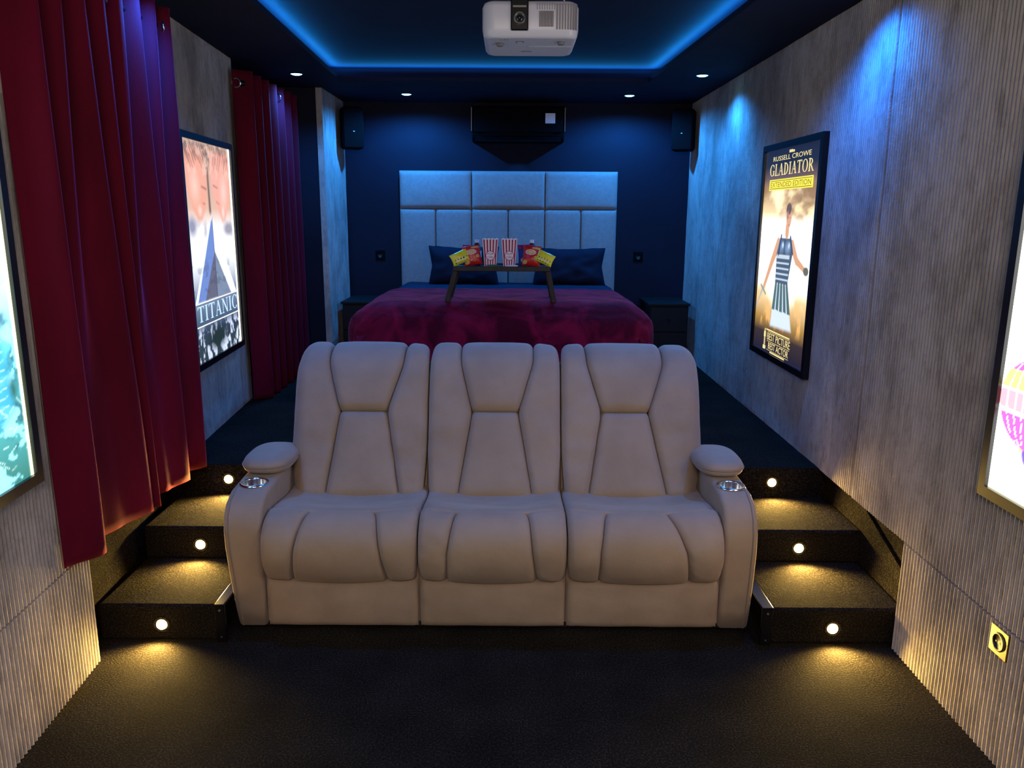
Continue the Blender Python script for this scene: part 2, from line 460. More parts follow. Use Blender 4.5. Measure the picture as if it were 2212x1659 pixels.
def cushion(name, L, Rr, surf, T, drops, radii, parent, mat, nu=30, nv=34, crown=.0, depth=.03, bot=None, top=None, wr=0, seed=0, tight=.8):
    """L, Rr: polylines (a,b) for the left/right edge, bottom to top. drops/radii: left, right, bottom, top.
    surf(a,b,h) gives the 3-D point; crown swells the middle."""
    fl, fr = polyf(L), polyf(Rr)
    S = spaced(nu, tight); Tt = spaced(nv, tight)
    pl = np.array([fl(t) for t in Tt]); pr = np.array([fr(t) for t in Tt])
    pts = np.zeros((nv, nu, 2))
    for j in range(nv):
        for i in range(nu):
            pts[j, i] = pl[j] * (1 - S[i]) + pr[j] * S[i]
    if bot:
        for i in range(nu):
            for j in range(nv): pts[j, i, 1] += bot(S[i]) * (1 - Tt[j]) ** 2
    if top:
        for i in range(nu):
            for j in range(nv): pts[j, i, 1] += top(S[i]) * Tt[j] ** 2
    width = np.linalg.norm(pr - pl, axis=1)
    hgt = np.linalg.norm(np.diff(pts, axis=0), axis=2).sum(0)
    def fall(d, r): 
        q = np.clip(1 - d / r, 0, 1); return 1 - np.sqrt(np.clip(1 - q * q, 0, 1))
    rings_f = []; verts = []
    H = np.zeros((nv, nu))
    for j in range(nv):
        for i in range(nu):
            s, t = S[i], Tt[j]
            w, h = width[j], hgt[i]
            d = drops[0] * fall(s * w, radii[0]) + drops[1] * fall((1 - s) * w, radii[1]) + drops[2] * fall(t * h, radii[2]) + drops[3] * fall((1 - t) * h, radii[3])
            hh = T + crown * (4 * s * (1 - s)) ** .8 * (4 * t * (1 - t)) ** .8 - min(d, max(drops) + .0)
            if wr:
                a, b = pts[j, i]
                dd = min(s * w, (1 - s) * w); edge = math.exp(-dd / .040) * min(1, dd / .006)
                act = max(0, noise.noise(Vector((a * 5 + seed, b * 7, 2.2))) + .35)
                hh += wr * (-edge * 1.5 * act * abs(noise.noise(Vector((a * 9 + seed, b * 34 + a * 12, seed * 3.3)))) + .55 * noise.noise(Vector((a * 9, b * 13, seed + 5))))
            H[j, i] = hh
            verts.append(surf(pts[j, i, 0], pts[j, i, 1], hh))
    faces = []
    for j in range(nv - 1):
        for i in range(nu - 1):
            a = j * nu + i; faces.append((a, a + 1, a + nu + 1, a + nu))
    # back layer
    off = len(verts)
    for j in range(nv):
        for i in range(nu):
            verts.append(surf(pts[j, i, 0], pts[j, i, 1], min(-depth, H[j, i] - .006)))
    for j in range(nv - 1):
        for i in range(nu - 1):
            a = off + j * nu + i; faces.append((a, a + nu, a + nu + 1, a + 1))
    for i in range(nu - 1):
        faces.append((i, off + i, off + i + 1, i + 1)); k = (nv - 1) * nu + i
        faces.append((k, k + 1, off + k + 1, off + k))
    for j in range(nv - 1):
        k = j * nu; faces.append((k, k + nu, off + k + nu, off + k)); k = j * nu + nu - 1
        faces.append((k, off + k, off + k + nu, k + nu))
    o = link_mesh(name, verts, faces, mat, parent, True)
    bm = bmesh.new(); bm.from_mesh(o.data); bmesh.ops.recalc_face_normals(bm, faces=bm.faces); bm.to_mesh(o.data); bm.free()
    return o

sofa = thing('recliner_sofa', 'three-seat taupe suede recliner sofa with cup holders in both arms', 'sofa', (-.07, 2.88, 0))
backf, backL = smooth_path([(3.285, .40), (3.365, .56), (3.44, .73), (3.495, .86), (3.535, .930), (3.58, .974), (3.65, .996), (3.73, .974), (3.77, .90), (3.785, .78)])
def surf_back(a, b, h):
    p, n = backf(b); q = p + n * h
    return (a, q[0], q[1])
# find b for a given Z on the front slope
def b_of_z(z):
    lo, hi = 0, .62
    for _ in range(40):
        m_ = (lo + hi) / 2
        if backf(m_)[0][1] < z: lo = m_
        else: hi = m_
    return lo
BW = b_of_z(.765); BT = b_of_z(1.0) + .17; BM = b_of_z(.98)
#            x0      x1     waist         bottom        top
backs = [(-.985, -.378, (-.770, -.560), (-.822, -.488), (-.832, -.492)),
         (-.374, .218, (-.178, .028), (-.240, .096), (-.232, .096)),
         (.222, .853, (.402, .612), (.334, .690), (.340, .686))]
for k, (x0, x1, wv, bo, tp) in enumerate(backs):
    br = bpy.data.objects.new('backrest', None); COL.objects.link(br); br.parent = sofa
    SD, SR = .030, .032
    xo0 = x0 + (.02 if k == 0 else 0); xo1 = x1 - (.03 if k == 2 else 0)
    lo0 = .030 if k != 0 else .065; lo1 = .030 if k != 2 else .065
    # centre, upper and lower
    cushion('head_cushion', [(wv[0], BW), (tp[0], BM), (tp[0] - .004, BT)], [(wv[1], BW), (tp[1], BM), (tp[1] + .004, BT)], surf_back, .052,
            (SD, SD, .030, .05), (SR, SR, .045, .06), br, M['sofa'], crown=.012, wr=.0035, seed=k * 3 + 1)
    cushion('lumbar_cushion', [(bo[0], 0), (wv[0], BW)], [(bo[1], 0), (wv[1], BW)], surf_back, .048,
            (SD, SD, .05, .030), (SR, SR, .06, .035), br, M['sofa'], crown=.014, wr=.0035, seed=k * 3 + 2)
    cushion('side_bolster', [(xo0 + .015, 0), (x0, .22), (x0, BM - .02), (x0 + .003, BM + .05), (x0 + .012, BT - .02)], [(bo[0], 0), (wv[0], BW), (tp[0], BM), (tp[0] - .004, BT)], surf_back, .050,
            (lo0, SD, .05, .03), (.036 if k else .07, SR, .05, .06), br, M['sofa'], crown=.010, wr=.012, seed=k * 3 + 10, nu=28, nv=60, top=lambda s: -.012 * (1 - s) ** 2)
    cushion('side_bolster', [(bo[1], 0), (wv[1], BW), (tp[1], BM), (tp[1] + .004, BT)], [(xo1 - .015, 0), (x1, .22), (x1, BM - .02), (x1 - .003, BM + .05), (x1 - .012, BT - .02)], surf_back, .050,
            (SD, lo1, .05, .03), (SR, .036 if k != 2 else .07, .05, .06), br, M['sofa'], crown=.010, wr=.012, seed=k * 3 + 20, nu=28, nv=60, top=lambda s: -.012 * s ** 2)
    # backing shell
    extrude_profile('back_shell', [(3.32, .40), (3.415, .62), (3.50, .80), (3.575, .925), (3.65, .965), (3.72, .94), (3.80, .80), (3.82, .12), (3.45, .12)], x0 + (.03 if k == 0 else -.001), x1 - (.03 if k == 2 else -.001), M['sofa'], br, bevel=.004)

seatf, seatL = smooth_path([(2.905, .225), (2.872, .285), (2.862, .35), (2.880, .412), (2.935, .452), (3.02, .462), (3.13, .450), (3.25, .438), (3.38, .440)])
def surf_seat(a, b, h):
    p, n = seatf(b); q = p + n * h
    return (a, q[0], q[1])
def b_of_y(y):
    lo, hi = .16, seatL
    for _ in range(40):
        m_ = (lo + hi) / 2
        if seatf(m_)[0][0] < y: lo = m_
        else: hi = m_
    return lo
BS = b_of_y(2.965); BS2 = b_of_y(3.0)
seats = [(-.976, -.368, (-.862, -.486), (-.850, -.512), (-.812, -.540)),
         (-.364, .218, (-.254, .106), (-.250, .084), (-.222, .066)),
         (.222, .832, (.348, .708), (.350, .688), (.376, .626))]
for k, (x0, x1, bo, mi, tp) in enumerate(seats):
    st = bpy.data.objects.new('seat', None); COL.objects.link(st); st.parent = sofa
    SD, SR = .022, .024
    sag = lambda s: -.012 * (4 * s * (1 - s))
    cushion('centre_panel', [(bo[0], 0), (mi[0], .14), (tp[0] - .004, BS - .03), (tp[0] + .008, BS)], [(bo[1], 0), (mi[1], .14), (tp[1] + .004, BS - .03), (tp[1] - .008, BS)], surf_seat, .030,
            (SD, SD, .026, .012), (SR, SR, .035, .03), st, M['sofa'], crown=.020, wr=.002, seed=k + 31, bot=sag)
    cushion('side_panel', [(x0 + .008, .012), (x0, .10), (x0, BS2)], [(bo[0], 0), (mi[0], .14), (tp[0] - .004, BS - .03), (tp[0] + .008, BS)], surf_seat, .028,
            (.026, SD, .026, .010), (.026, SR, .032, .03), st, M['sofa'], crown=.012, wr=.012, seed=k + 41, nv=44)
    cushion('side_panel', [(bo[1], 0), (mi[1], .14), (tp[1] + .004, BS - .03), (tp[1] - .008, BS)], [(x1 - .008, .012), (x1, .10), (x1, BS2)], surf_seat, .028,
            (SD, .026, .026, .010), (SR, .026, .032, .03), st, M['sofa'], crown=.012, wr=.012, seed=k + 51, nv=44)
    def tp_edge(s, tp=tp, x0=x0, x1=x1):
        a = x0 + (x1 - x0) * s
        if tp[0] <= a <= tp[1]: return BS - BS2
        d = (tp[0] - a) / (tp[0] - x0) if a < tp[0] else (a - tp[1]) / (x1 - tp[1])
        return (BS - BS2) * (1 - d)
    cushion('seat_top', [(x0, BS2), (x0, seatL)], [(x1, BS2), (x1, seatL)], surf_seat, .030, (.03, .03, .012, .01), (.05, .05, .04, .05), st, M['sofa'], crown=-.034, wr=.005, seed=k + 61, bot=tp_edge)
    box2('seat_base', (x0 - .001, 2.905, .035), (x1 + .001, 3.40, .40), M['sofa'], st)
    y0 = 2.905
    def surf_foot(a, b, h): return (a, y0 - h + .02 * (b / .2 - .5) ** 2, .018 + b)
    cushion('footrest', [(x0 + .003, 0), (x0 + .001, .208)], [(x1 - .003, 0), (x1 - .001, .208)], surf_foot, .026, (.020, .020, .020, .02), (.024, .024, .03, .03), st, M['sofa'], crown=.006, wr=.006, seed=k + 71, nu=44, nv=26, depth=.005)

# arms
armprof = [(2.900, .015), (2.885, .10), (2.868, .25), (2.862, .36), (2.868, .43), (2.888, .485), (2.93, .530), (3.0, .5575), (3.128, .5655), (3.25, .570), (3.36, .560), (3.46, .50), (3.60, .44), (3.78, .40), (3.80, .30), (3.80, .015)]
def arm(side):
    if side < 0: xi, xo = -.978, (lambda y, z: -1.098 - .030 * min(1, z / .5))
    else: xi, xo = .834, (lambda y, z: .960 + .006 * min(1, z / .5))
    A = bpy.data.objects.new('armrest', None); COL.objects.link(A); A.parent = sofa
    f0 = (lambda y, z: xi)
    body = extrude_profile('arm_body', armprof, f0 if side > 0 else xo, xo if side > 0 else f0, M['sofa'], A, bevel=.018, seg=4)
    cx = (xi + xo(0, .5)) / 2; cy = 3.063
    # recess for the steel cup
    bm = bmesh.new(); bm.from_mesh(body.data)
    f = [f for f in bm.faces if f.normal.z > .9 and abs(f.calc_center_median().y - 3.064) < .02 and abs(f.calc_center_median().x - cx) < .02][0]
    a_, b_, c_ = f.verts[0].co.copy(), f.normal.copy(), list(f.edges)
    bmesh.ops.delete(bm, geom=[f], context='FACES_ONLY')
    cv = []
    for k in range(40):
        x, y = cx + .049 * math.cos(2 * PI * k / 40), cy + .049 * math.sin(2 * PI * k / 40)
        cv.append(bm.verts.new((x, y, a_.z - (b_.x * (x - a_.x) + b_.y * (y - a_.y)) / b_.z)))
    ce_ = [bm.edges.new((cv[k], cv[(k + 1) % 40])) for k in range(40)]
    bmesh.ops.triangle_fill(bm, edges=c_ + ce_, use_beauty=True)
    inside = [f for f in bm.faces if all(v in cv for v in f.verts)]
    if inside: bmesh.ops.delete(bm, geom=inside, context='FACES_ONLY')
    bmesh.ops.recalc_face_normals(bm, faces=bm.faces)
    bm.to_mesh(body.data); bm.free()
    zt = .5605
    cup = lathe('cup_holder', [(.0, -.085), (.040, -.085), (.046, -.080), (.0475, 0.0), (.0485, .004), (.053, .0055), (.0575, .004), (.0585, -.002)], (cx, cy, zt + .002), (0, 0, 1), M['steel'], A, 48)
    tag(cup, 'brushed steel cup holder')
    # welt seam along the outer front edge
    xs = [(xo(y, z) - side * .021, y - .0005, z) for y, z in armprof[:9]]
    pts = [(p[0], p[1], p[2]) for p in xs]
    out = []
    for i, p in enumerate(pts[:-1]):
        q = pts[i + 1]
        for t in (0, .33, .66): out.append(tuple(p[c] * (1 - t) + q[c] * t for c in range(3)))
    tube('piping', out, .0028, M['welt'], A)
    # padded rest
    px0, px1 = (-1.148, -.938) if side < 0 else (.790, .992)
    pcx, pa = (px0 + px1) / 2, (px1 - px0) / 2
    pcy, pb, pz = 3.285, .165, .602
    verts = []; faces = []; nu_, nv_ = 48, 20
    def sp(v, e): return math.copysign(abs(v) ** e, v)
    for j in range(nv_ + 1):
        ph = -PI / 2 + PI * j / nv_
        for i in range(nu_):
            th = 2 * PI * i / nu_
            r = sp(math.cos(ph), .38)
            zz = sp(math.sin(ph), .9) * (.036 if ph > 0 else .036)
            if abs(ph) < .10: r *= .992
            yy = sp(math.sin(th), .72) * r
            bulge = 1.0
            verts.append((pcx + pa * sp(math.cos(th), .72) * r, pcy + pb * yy, pz + zz * bulge + .012 * (yy) * 0))
    for j in range(nv_):
        for i in range(nu_):
            k2 = (i + 1) % nu_
            faces.append((j * nu_ + i, j * nu_ + k2, (j + 1) * nu_ + k2, (j + 1) * nu_ + i))
    pad = fix_normals(link_mesh('arm_pad', verts, faces, M['sofa'], A, True))
    ring = [(pcx + (pa + .001) * sp(math.cos(2 * PI * i / 64), .72), pcy + (pb + .001) * sp(math.sin(2 * PI * i / 64), .72), pz + .002) for i in range(64)]
    tube('piping', ring, .003, M['welt'], pad, closed=True)
arm(-1); arm(1)
box2('underframe', (-1.07, 2.93, 0), (.93, 3.78, .034), M['sofa_dark'], sofa)
rebase(sofa)

# steel edge trims at the inner corner of the first step
def edge_trim(x0, x1, label):
    t = thing('steel_edge_trim', label, 'edge trim', ((x0 + x1) / 2, 2.80, 0), 'steel edge trims on the bottom steps')
    box2('upright', (x0, 2.795, 0), (x1, 2.809, .155), M['bracket'], t, bevel=.002)
    box2('top_rail', (x0, 2.795, .150), (x1, 3.225, .160), M['bracket'], t, bevel=.002)
    bm = bmesh.new()
    for z in (.02, .135): bm_cyl(bm, ((x0 + x1) / 2, 2.797, z), ((x0 + x1) / 2, 2.7925, z), .0045, 12)
    from_bm('screw', bm, M['steel'], t)
    rebase(t)
edge_trim(.978, 1.020, 'black steel edge trim at the right end of the sofa, on the bottom step')
edge_trim(-1.15, -1.112, 'black steel edge trim at the left end of the sofa, on the bottom step')

# ------------------------------------------------------------------ lights in the steps
SL = [(1.262, 0), (1.266, 1), (1.271, 2), (-1.366, 0), (-1.366, 1), (-1.380, 2)]
names = {0: 'bottom', 1: 'middle', 2: 'top'}
first = None
for x, k in SL:
    z = (.066, .216, .372)[k]; y = RY[k]
    lab = 'small warm lamp glowing in the %s riser of the %s steps' % (names[k], 'right' if x > 0 else 'left')
    if first is None:
        t = thing('step_light', lab, 'step light', (x, y, z), 'warm step lights')
        lathe('trim_ring', [(.020, -.004), (.030, -.004), (.031, -.001), (.031, .002)], (x, y, z), (0, -1, 0), M['lampring'], t, 28)
        lathe('lamp_lens', [(.021, .001), (.0195, .006), (.015, .010), (.008, .0125), (.0, .013)], (x, y, z), (0, -1, 0), M['steplight'], t, 24)
        for c in [c for c in COL.objects if c.parent == t]:
            pass
        # ring geometry faces the room
        rebase(t); first = t
    else:
        dup(first, (x, y, z), lab)
    ld = bpy.data.lights.new('step_lamp', 'SPOT'); ld.energy = 44; ld.color = (1, .64, .15); ld.spot_size = math.radians(146); ld.spot_blend = .8; ld.shadow_soft_size = .02
    lo = bpy.data.objects.new('step_lamp', ld); COL.objects.link(lo); lo.location = (x, y - .022, z)
    lo.rotation_euler = Vector((0, -.92, -.38)).to_track_quat('-Z', 'Y').to_euler()

# ------------------------------------------------------------------ ceiling downlights
DL = [(-.837, 6.47, 'round blue downlight in the ceiling, left of the air conditioner'),
      (.902, 6.47, 'round blue downlight in the ceiling, right of the air conditioner'),
      (-1.455, 5.58, 'round blue downlight in the ceiling above the far red curtain'),
      (1.251, 5.54, 'round blue downlight in the ceiling near the right wall, beyond the tray'),
      (-1.30, 3.20, None), (1.27, 3.30, None), (-1.28, .9, None), (1.30, .9, None)]
first = None
for x, y, lab in DL:
    if lab:
        if first is None:
            t = thing('downlight', lab, 'downlight', (x, y, ZC), 'blue ceiling downlights')
            lathe('trim_ring', [(.036, .0), (.038, .004), (.046, .005), (.050, .0)], (x, y, ZC), (0, 0, -1), M['lampring'], t, 36)
            lathe('lamp_lens', [(.037, .001), (.037, .003), (.025, .008), (.0, .010)], (x, y, ZC), (0, 0, -1), M['downlight'], t, 32)
            rebase(t); first = t
        else:
            dup(first, (x, y, ZC), lab)
    ld = bpy.data.lights.new('down_lamp', 'SPOT'); ld.energy = (80 if y > 6 else 62 if y > 5 else 80) if y > 1 else 8; ld.color = (.02, .29, 1) if y > 5 else (.01, .20, 1); ld.spot_size = math.radians(168 if y > 6 else 142); ld.spot_blend = .5 if y > 6 else .8; ld.shadow_soft_size = .02
    lo = bpy.data.objects.new('down_lamp', ld); COL.objects.link(lo); lo.location = (x, y, ZC - .03)

# cove lighting: LED lines on the hidden ledge
def cove(p0, p1, e):
    p0 = Vector(p0); p1 = Vector(p1); mid = (p0 + p1) / 2; d = p1 - p0
    ld = bpy.data.lights.new('cove_led', 'AREA'); ld.shape = 'RECTANGLE'; ld.size = d.length; ld.size_y = .012; ld.energy = e; ld.color = (.02, .36, 1)
    lo = bpy.data.objects.new('cove_led', ld); COL.objects.link(lo); lo.location = mid
    ax = d.normalized(); inw = Vector((0, 3, mid.z)) - mid; inw.z = 0; inw -= ax * inw.dot(ax); inw.normalize()
    zdir = -(inw * .25 + Vector((0, 0, .97))).normalized()       # -Z is the emitting side
    m3 = Matrix((ax, zdir.cross(ax), zdir)).transposed()
    lo.rotation_euler = m3.to_euler()
o_ = .045
q = rect(o_, ZC + .054)
for i, e in ((0, 3), (1, 18), (2, 8), (3, 18)):
    cove(q[i], q[(i + 1) % 4], e)

# ------------------------------------------------------------------ curtains
def curtain(knots, zt, zb, label, rodx, grom):
    """knots: (Y_top, x_top, Y_bottom, x_bottom); folds interpolated with a cosine between knots"""
    K = np.array(knots, float); seg = 12; nz = 56
    us = []; 
    for i in range(len(K) - 1):
        for k in range(seg): us.append((i, k / seg))
    us.append((len(K) - 2, 1.0))
    verts = []; faces = []
    for j in range(nz + 1):
        v = j / nz; z = zt + (zb - zt) * v
        w = v ** 1.1; w = w * w * (3 - 2 * w) * .5 + w * .5
        kk = K[:, :2] * (1 - w) + K[:, 2:] * w
        for (i, t) in us:
            ty = t; tx = .5 - .5 * math.cos(PI * t)
            y = kk[i, 0] * (1 - ty) + kk[i + 1, 0] * ty
            x = kk[i, 1] * (1 - tx) + kk[i + 1, 1] * tx
            x += .004 * noise.noise(Vector((y * 6, z * 2.2, 1.3))) * (0.3 + v)
            verts.append((x, y, z - .004 * math.sin(t * PI) * 0))
    m = len(us)
    for j in range(nz):
        for i in range(m - 1):
            a = j * m + i; faces.append((a, a + 1, a + m + 1, a + m))
    t_ = thing('curtain', label, 'curtain', (float(K[:, 1].mean()), float(K[:, 0].mean()), zb), 'red velvet curtains')
    o = link_mesh('curtain_cloth', verts, faces, M['curtain'], t_, True)
    sd = o.modifiers.new('thick', 'SOLIDIFY'); sd.thickness = .003
    for (y, x, nx, ny) in grom:
        bm = bmesh.new(); torus_pts(bm, (x, y, zt - .075), (nx, ny, 0), .026, .0055)
        from_bm('grommet', bm, M['steel'], t_)
    rebase(t_)

def folds(y0, y1, n, xo, xi):
    """regular header folds: alternate outer/inner knots"""
    return [(y0 + (y1 - y0) * i / (2 * n), xo if i % 2 else xi) for i in range(2 * n + 1)]
# bottom of the near curtain, read off its hem: (Y, x) outward crests and inward valleys
bot1 = [(2.47, -1.515), (2.60, -1.440), (2.645, -1.475), (2.72, -1.525), (2.84, -1.500), (3.005, -1.452), (3.02, -1.51), (3.055, -1.445), (3.085, -1.545), (3.16, -1.525), (3.25, -1.490), (3.385, -1.455), (3.40, -1.520), (3.43, -1.50), (3.46, -1.535), (3.578, -1.450), (3.59, -1.54)]
top1 = folds(2.46, 3.56, 8, -1.425, -1.515)
curtain([(*a, *b) for a, b in zip(top1, bot1)], 2.465, .462, 'full-length red velvet curtain hanging on the left wall in front of the stairs', -1.47,
        [(3.48, -1.462, .55, .83), (2.97, -1.43, .9, .4)])
top2 = folds(4.96, 6.12, 7, -1.585, -1.68)
bot2 = [(y * .98 + .12, x) for y, x in folds(4.96, 6.10, 7, -1.575, -1.68)]
curtain([(*a, *b) for a, b in zip(top2, bot2)], 2.475, .452, 'red velvet curtain hanging in the far left corner beside the bed', -1.63,
        [(4.975, -1.66, .1, 1), (5.62, -1.60, .5, .85)])
def rod(y0, y1, x, z, label, br):
    t = thing('curtain_rod', label, 'curtain rod', (x, (y0 + y1) / 2, z), 'black curtain rods')
    cyl('rod', (x, y0, z), (x, y1, z), .010, M['blackmetal'], t, 16)
    for y, xw in br:
        bm = bmesh.new(); bm_box(bm, ((x + xw) / 2, y, z), (abs(x - xw), .022, .012), bevel=.002); bm_box(bm, (xw + .005, y, z + .005), (.008, .03, .09))
        from_bm('bracket', bm, M['blackmetal'], t)
    for y in (y0, y1):
        bm = bmesh.new(); bmesh.ops.create_uvsphere(bm, u_segments=16, v_segments=10, radius=.018); bmesh.ops.translate(bm, vec=(x, y, z), verts=bm.verts)
        from_bm('finial', bm, M['blackmetal'], t, True)
    rebase(t)
rod(2.42, 3.50, -1.47, 2.39, 'black rod carrying the near red curtain on the left wall', [(2.46, XL(2.46) + .008), (3.46, XL(3.46) + .008)])
rod(5.00, 6.13, -1.632, 2.40, 'black rod carrying the far red curtain by the column', [(5.12, -1.80), (6.05, -1.80)])

# ------------------------------------------------------------------ artwork painter
class Art:
    def __init__(s, w, h, nx, ny):
        s.w, s.h, s.nx, s.ny = w, h, nx, ny
        u = np.linspace(0, 1, nx); v = np.linspace(0, 1, ny)
        s.U, s.V = np.meshgrid(u, v); s.X = s.U * w; s.Y = s.V * h
        s.C = np.zeros((ny, nx, 3))
    def grad(s, stops):
        vs = [a for a, _ in stops]
        for c in range(3): s.C[:, :, c] = np.interp(s.V, vs, [k[c] for _, k in stops])
    def mix(s, mask, col):
        mask = np.clip(mask, 0, 1)[:, :, None]; s.C = s.C * (1 - mask) + np.array(col)[None, None, :] * mask
    def ell(s, u, v, a, b, col, soft=.15, rot=0, al=1):
        dx = s.X - u * s.w; dy = s.Y - v * s.h
        c, n = math.cos(rot), math.sin(rot); x = (dx * c + dy * n) / a; y = (-dx * n + dy * c) / b
        s.mix(al * np.clip((1 - np.sqrt(x * x + y * y)) / soft, 0, 1), col)
    def poly(s, pts, col, soft=.006, al=1):
        P = [(u * s.w, v * s.h) for u, v in pts]; inside = np.zeros(s.X.shape, bool); dist = np.full(s.X.shape, 9.)
        n = len(P)
        for i in range(n):
            x0, y0 = P[i]; x1, y1 = P[(i + 1) % n]
            cond = ((y0 > s.Y) != (y1 > s.Y)) & (s.X < (x1 - x0) * (s.Y - y0) / ((y1 - y0) if y1 != y0 else 1e-9) + x0)
            inside ^= cond
            dx, dy = x1 - x0, y1 - y0; t = np.clip(((s.X - x0) * dx + (s.Y - y0) * dy) / (dx * dx + dy * dy + 1e-12), 0, 1)
            dist = np.minimum(dist, np.hypot(s.X - x0 - t * dx, s.Y - y0 - t * dy))
        sd = np.where(inside, dist, -dist)
        s.mix(al * np.clip(sd / soft + .5, 0, 1), col)
    def cap(s, u0, v0, u1, v1, r0, r1, col, soft=.005, al=1):
        x0, y0, x1, y1 = u0 * s.w, v0 * s.h, u1 * s.w, v1 * s.h
        dx, dy = x1 - x0, y1 - y0; t = np.clip(((s.X - x0) * dx + (s.Y - y0) * dy) / (dx * dx + dy * dy + 1e-12), 0, 1)
        d = np.hypot(s.X - x0 - t * dx, s.Y - y0 - t * dy); s.mix(al * np.clip((r0 + (r1 - r0) * t - d) / soft + .5, 0, 1), col)
    def cloud(s, scale, col, lo, hi, al, seed=0, sx=1, vr=(0, 1)):
        rng = np.random.RandomState(seed); f = np.zeros(s.X.shape); amp = 1; tot = 0
        for o in range(5):
            n1, n2 = int(scale * 2 ** o * sx) + 2, int(scale * 2 ** o) + 2
            g = rng.rand(n2, n1)
            gx = s.U * (n1 - 1); gy = s.V * (n2 - 1); ix = np.minimum(gx.astype(int), n1 - 2); iy = np.minimum(gy.astype(int), n2 - 2)
            fx = gx - ix; fy = gy - iy; fx = fx * fx * (3 - 2 * fx); fy = fy * fy * (3 - 2 * fy)
            f += amp * ((g[iy, ix] * (1 - fx) + g[iy, ix + 1] * fx) * (1 - fy) + (g[iy + 1, ix] * (1 - fx) + g[iy + 1, ix + 1] * fx) * fy); tot += amp; amp *= .55
        f /= tot
        vm = np.clip((s.V - vr[0]) / .05, 0, 1) * np.clip((vr[1] - s.V) / .05, 0, 1)
        s.mix(al * vm * np.clip((f - lo) / (hi - lo), 0, 1), col)

# serif letters as stroke quads, drawn in a unit-high box
def ring_quads(cx, cy, a, b, th, tv, a0, a1, n=22):
    q = []
    for i in range(n):
        t0 = a0 + (a1 - a0) * i / n; t1 = a0 + (a1 - a0) * (i + 1) / n
        f = lambda t, k: (cx + (a - (th if k else 0)) * math.cos(t), cy + (b - (tv if k else 0)) * math.sin(t))
        q.append([f(t0, 0), f(t1, 0), f(t1, 1), f(t0, 1)])
    return q
def bar(x0, y0, x1, y1, w):
    """slanted bar with horizontal cut ends"""
    if abs(y1 - y0) < 1e-6: return [[(x0, y0 - w / 2), (x1, y0 - w / 2), (x1, y0 + w / 2), (x0, y0 + w / 2)]]
    return [[(x0 - w / 2, y0), (x0 + w / 2, y0), (x1 + w / 2, y1), (x1 - w / 2, y1)]]
def serif(x, y, w=.16): return [[(x - w, y), (x + w, y), (x + w, y + .05), (x - w, y + .05)]] if y < .5 else [[(x - w, y - .05), (x + w, y - .05), (x + w, y), (x - w, y)]]
TH, TN = .145, .055
def glyph(c):
    if c == 'I': return bar(.2, 0, .2, 1, TH) + serif(.2, 0, .17) + serif(.2, 1, .17), .4
    if c == 'T': return bar(.36, 0, .36, 1, TH) + serif(.36, 0, .16) + bar(.02, .965, .70, .965, .07) + [[(.02, .80), (.06, .80), (.09, .97), (.02, .97)], [(.66, .80), (.70, .80), (.70, .97), (.63, .97)]], .72
    if c == 'L': return bar(.18, 0, .18, 1, TH) + serif(.18, 1, .15) + bar(.03, .03, .58, .03, .06) + [[(.53, .0), (.60, .0), (.60, .22), (.57, .22)]], .62
    if c == 'A': return bar(.10, 0, .36, 1, TN) + bar(.62, 0, .36, 1, TH) + bar(.20, .36, .55, .36, TN) + serif(.10, 0, .11) + serif(.62, 0, .15), .76
    if c == 'D': return bar(.18, 0, .18, 1, TH) + serif(.14, 0, .12) + serif(.14, 1, .12) + ring_quads(.22, .5, .48, .5, .15, .06, -PI / 2, PI / 2), .74
    if c == 'O': return ring_quads(.40, .5, .38, .51, .145, .05, 0, 2 * PI, 40), .80
    if c == 'C': return ring_quads(.40, .5, .38, .51, .145, .05, PI * .22, PI * 1.78, 34) + [[(.66, .64), (.70, .64), (.70, .97), (.66, .90)]], .74
    if c == 'G': return ring_quads(.40, .5, .38, .51, .145, .05, PI * .22, PI * 1.72, 34) + [[(.66, .66), (.70, .66), (.70, .97), (.66, .90)]] + bar(.66, .04, .66, .42, TH) + bar(.52, .42, .78, .42, .05), .80
    if c == 'R': return bar(.18, 0, .18, 1, TH) + serif(.16, 0, .14) + serif(.14, 1, .12) + ring_quads(.24, .74, .34, .26, .13, .05, -PI / 2, PI / 2, 16) + bar(.66, 0, .36, .50, TH) + serif(.68, 0, .10), .78
    if c == 'N': return bar(.14, 0, .14, 1, TN) + bar(.68, 0, .68, 1, TN) + bar(.68, 0, .15, 1, TH) + serif(.14, 0, .12) + serif(.12, 1, .12) + serif(.68, 1, .12), .82
    if c == ' ': return [], .4
def serif_word(word, u0, u1, v0, v1):
    quads = []; x = 0
    for c in word:
        g, w = glyph(c)
        for q in g: quads.append([(px + x, py) for px, py in q])
        x += w + .05
    x -= .05
    return [[(u0 + (u1 - u0) * px / x, v0 + (v1 - v0) * py) for px, py in q] for q in quads]
def font_polys(text, u0, u1, v0, v1):
    cu = bpy.data.curves.new('t', 'FONT'); cu.body = text; cu.resolution_u = 3
    ob = bpy.data.objects.new('t', cu); COL.objects.link(ob)
    dg = bpy.context.evaluated_depsgraph_get(); me = bpy.data.meshes.new_from_object(ob.evaluated_get(dg))
    P = [v.co.copy() for v in me.vertices]; xs = [p.x for p in P]; ys = [p.y for p in P]
    x0, x1, y0, y1 = min(xs), max(xs), min(ys), max(ys)
    res = [[(u0 + (u1 - u0) * (P[i].x - x0) / (x1 - x0), v0 + (v1 - v0) * (P[i].y - y0) / (y1 - y0)) for i in f.vertices] for f in me.polygons]
    bpy.data.objects.remove(ob); bpy.data.curves.remove(cu); bpy.data.meshes.remove(me)
    return res
def rectq(u0, v0, u1, v1): return [[(u0, v0), (u1, v0), (u1, v1), (u0, v1)]]

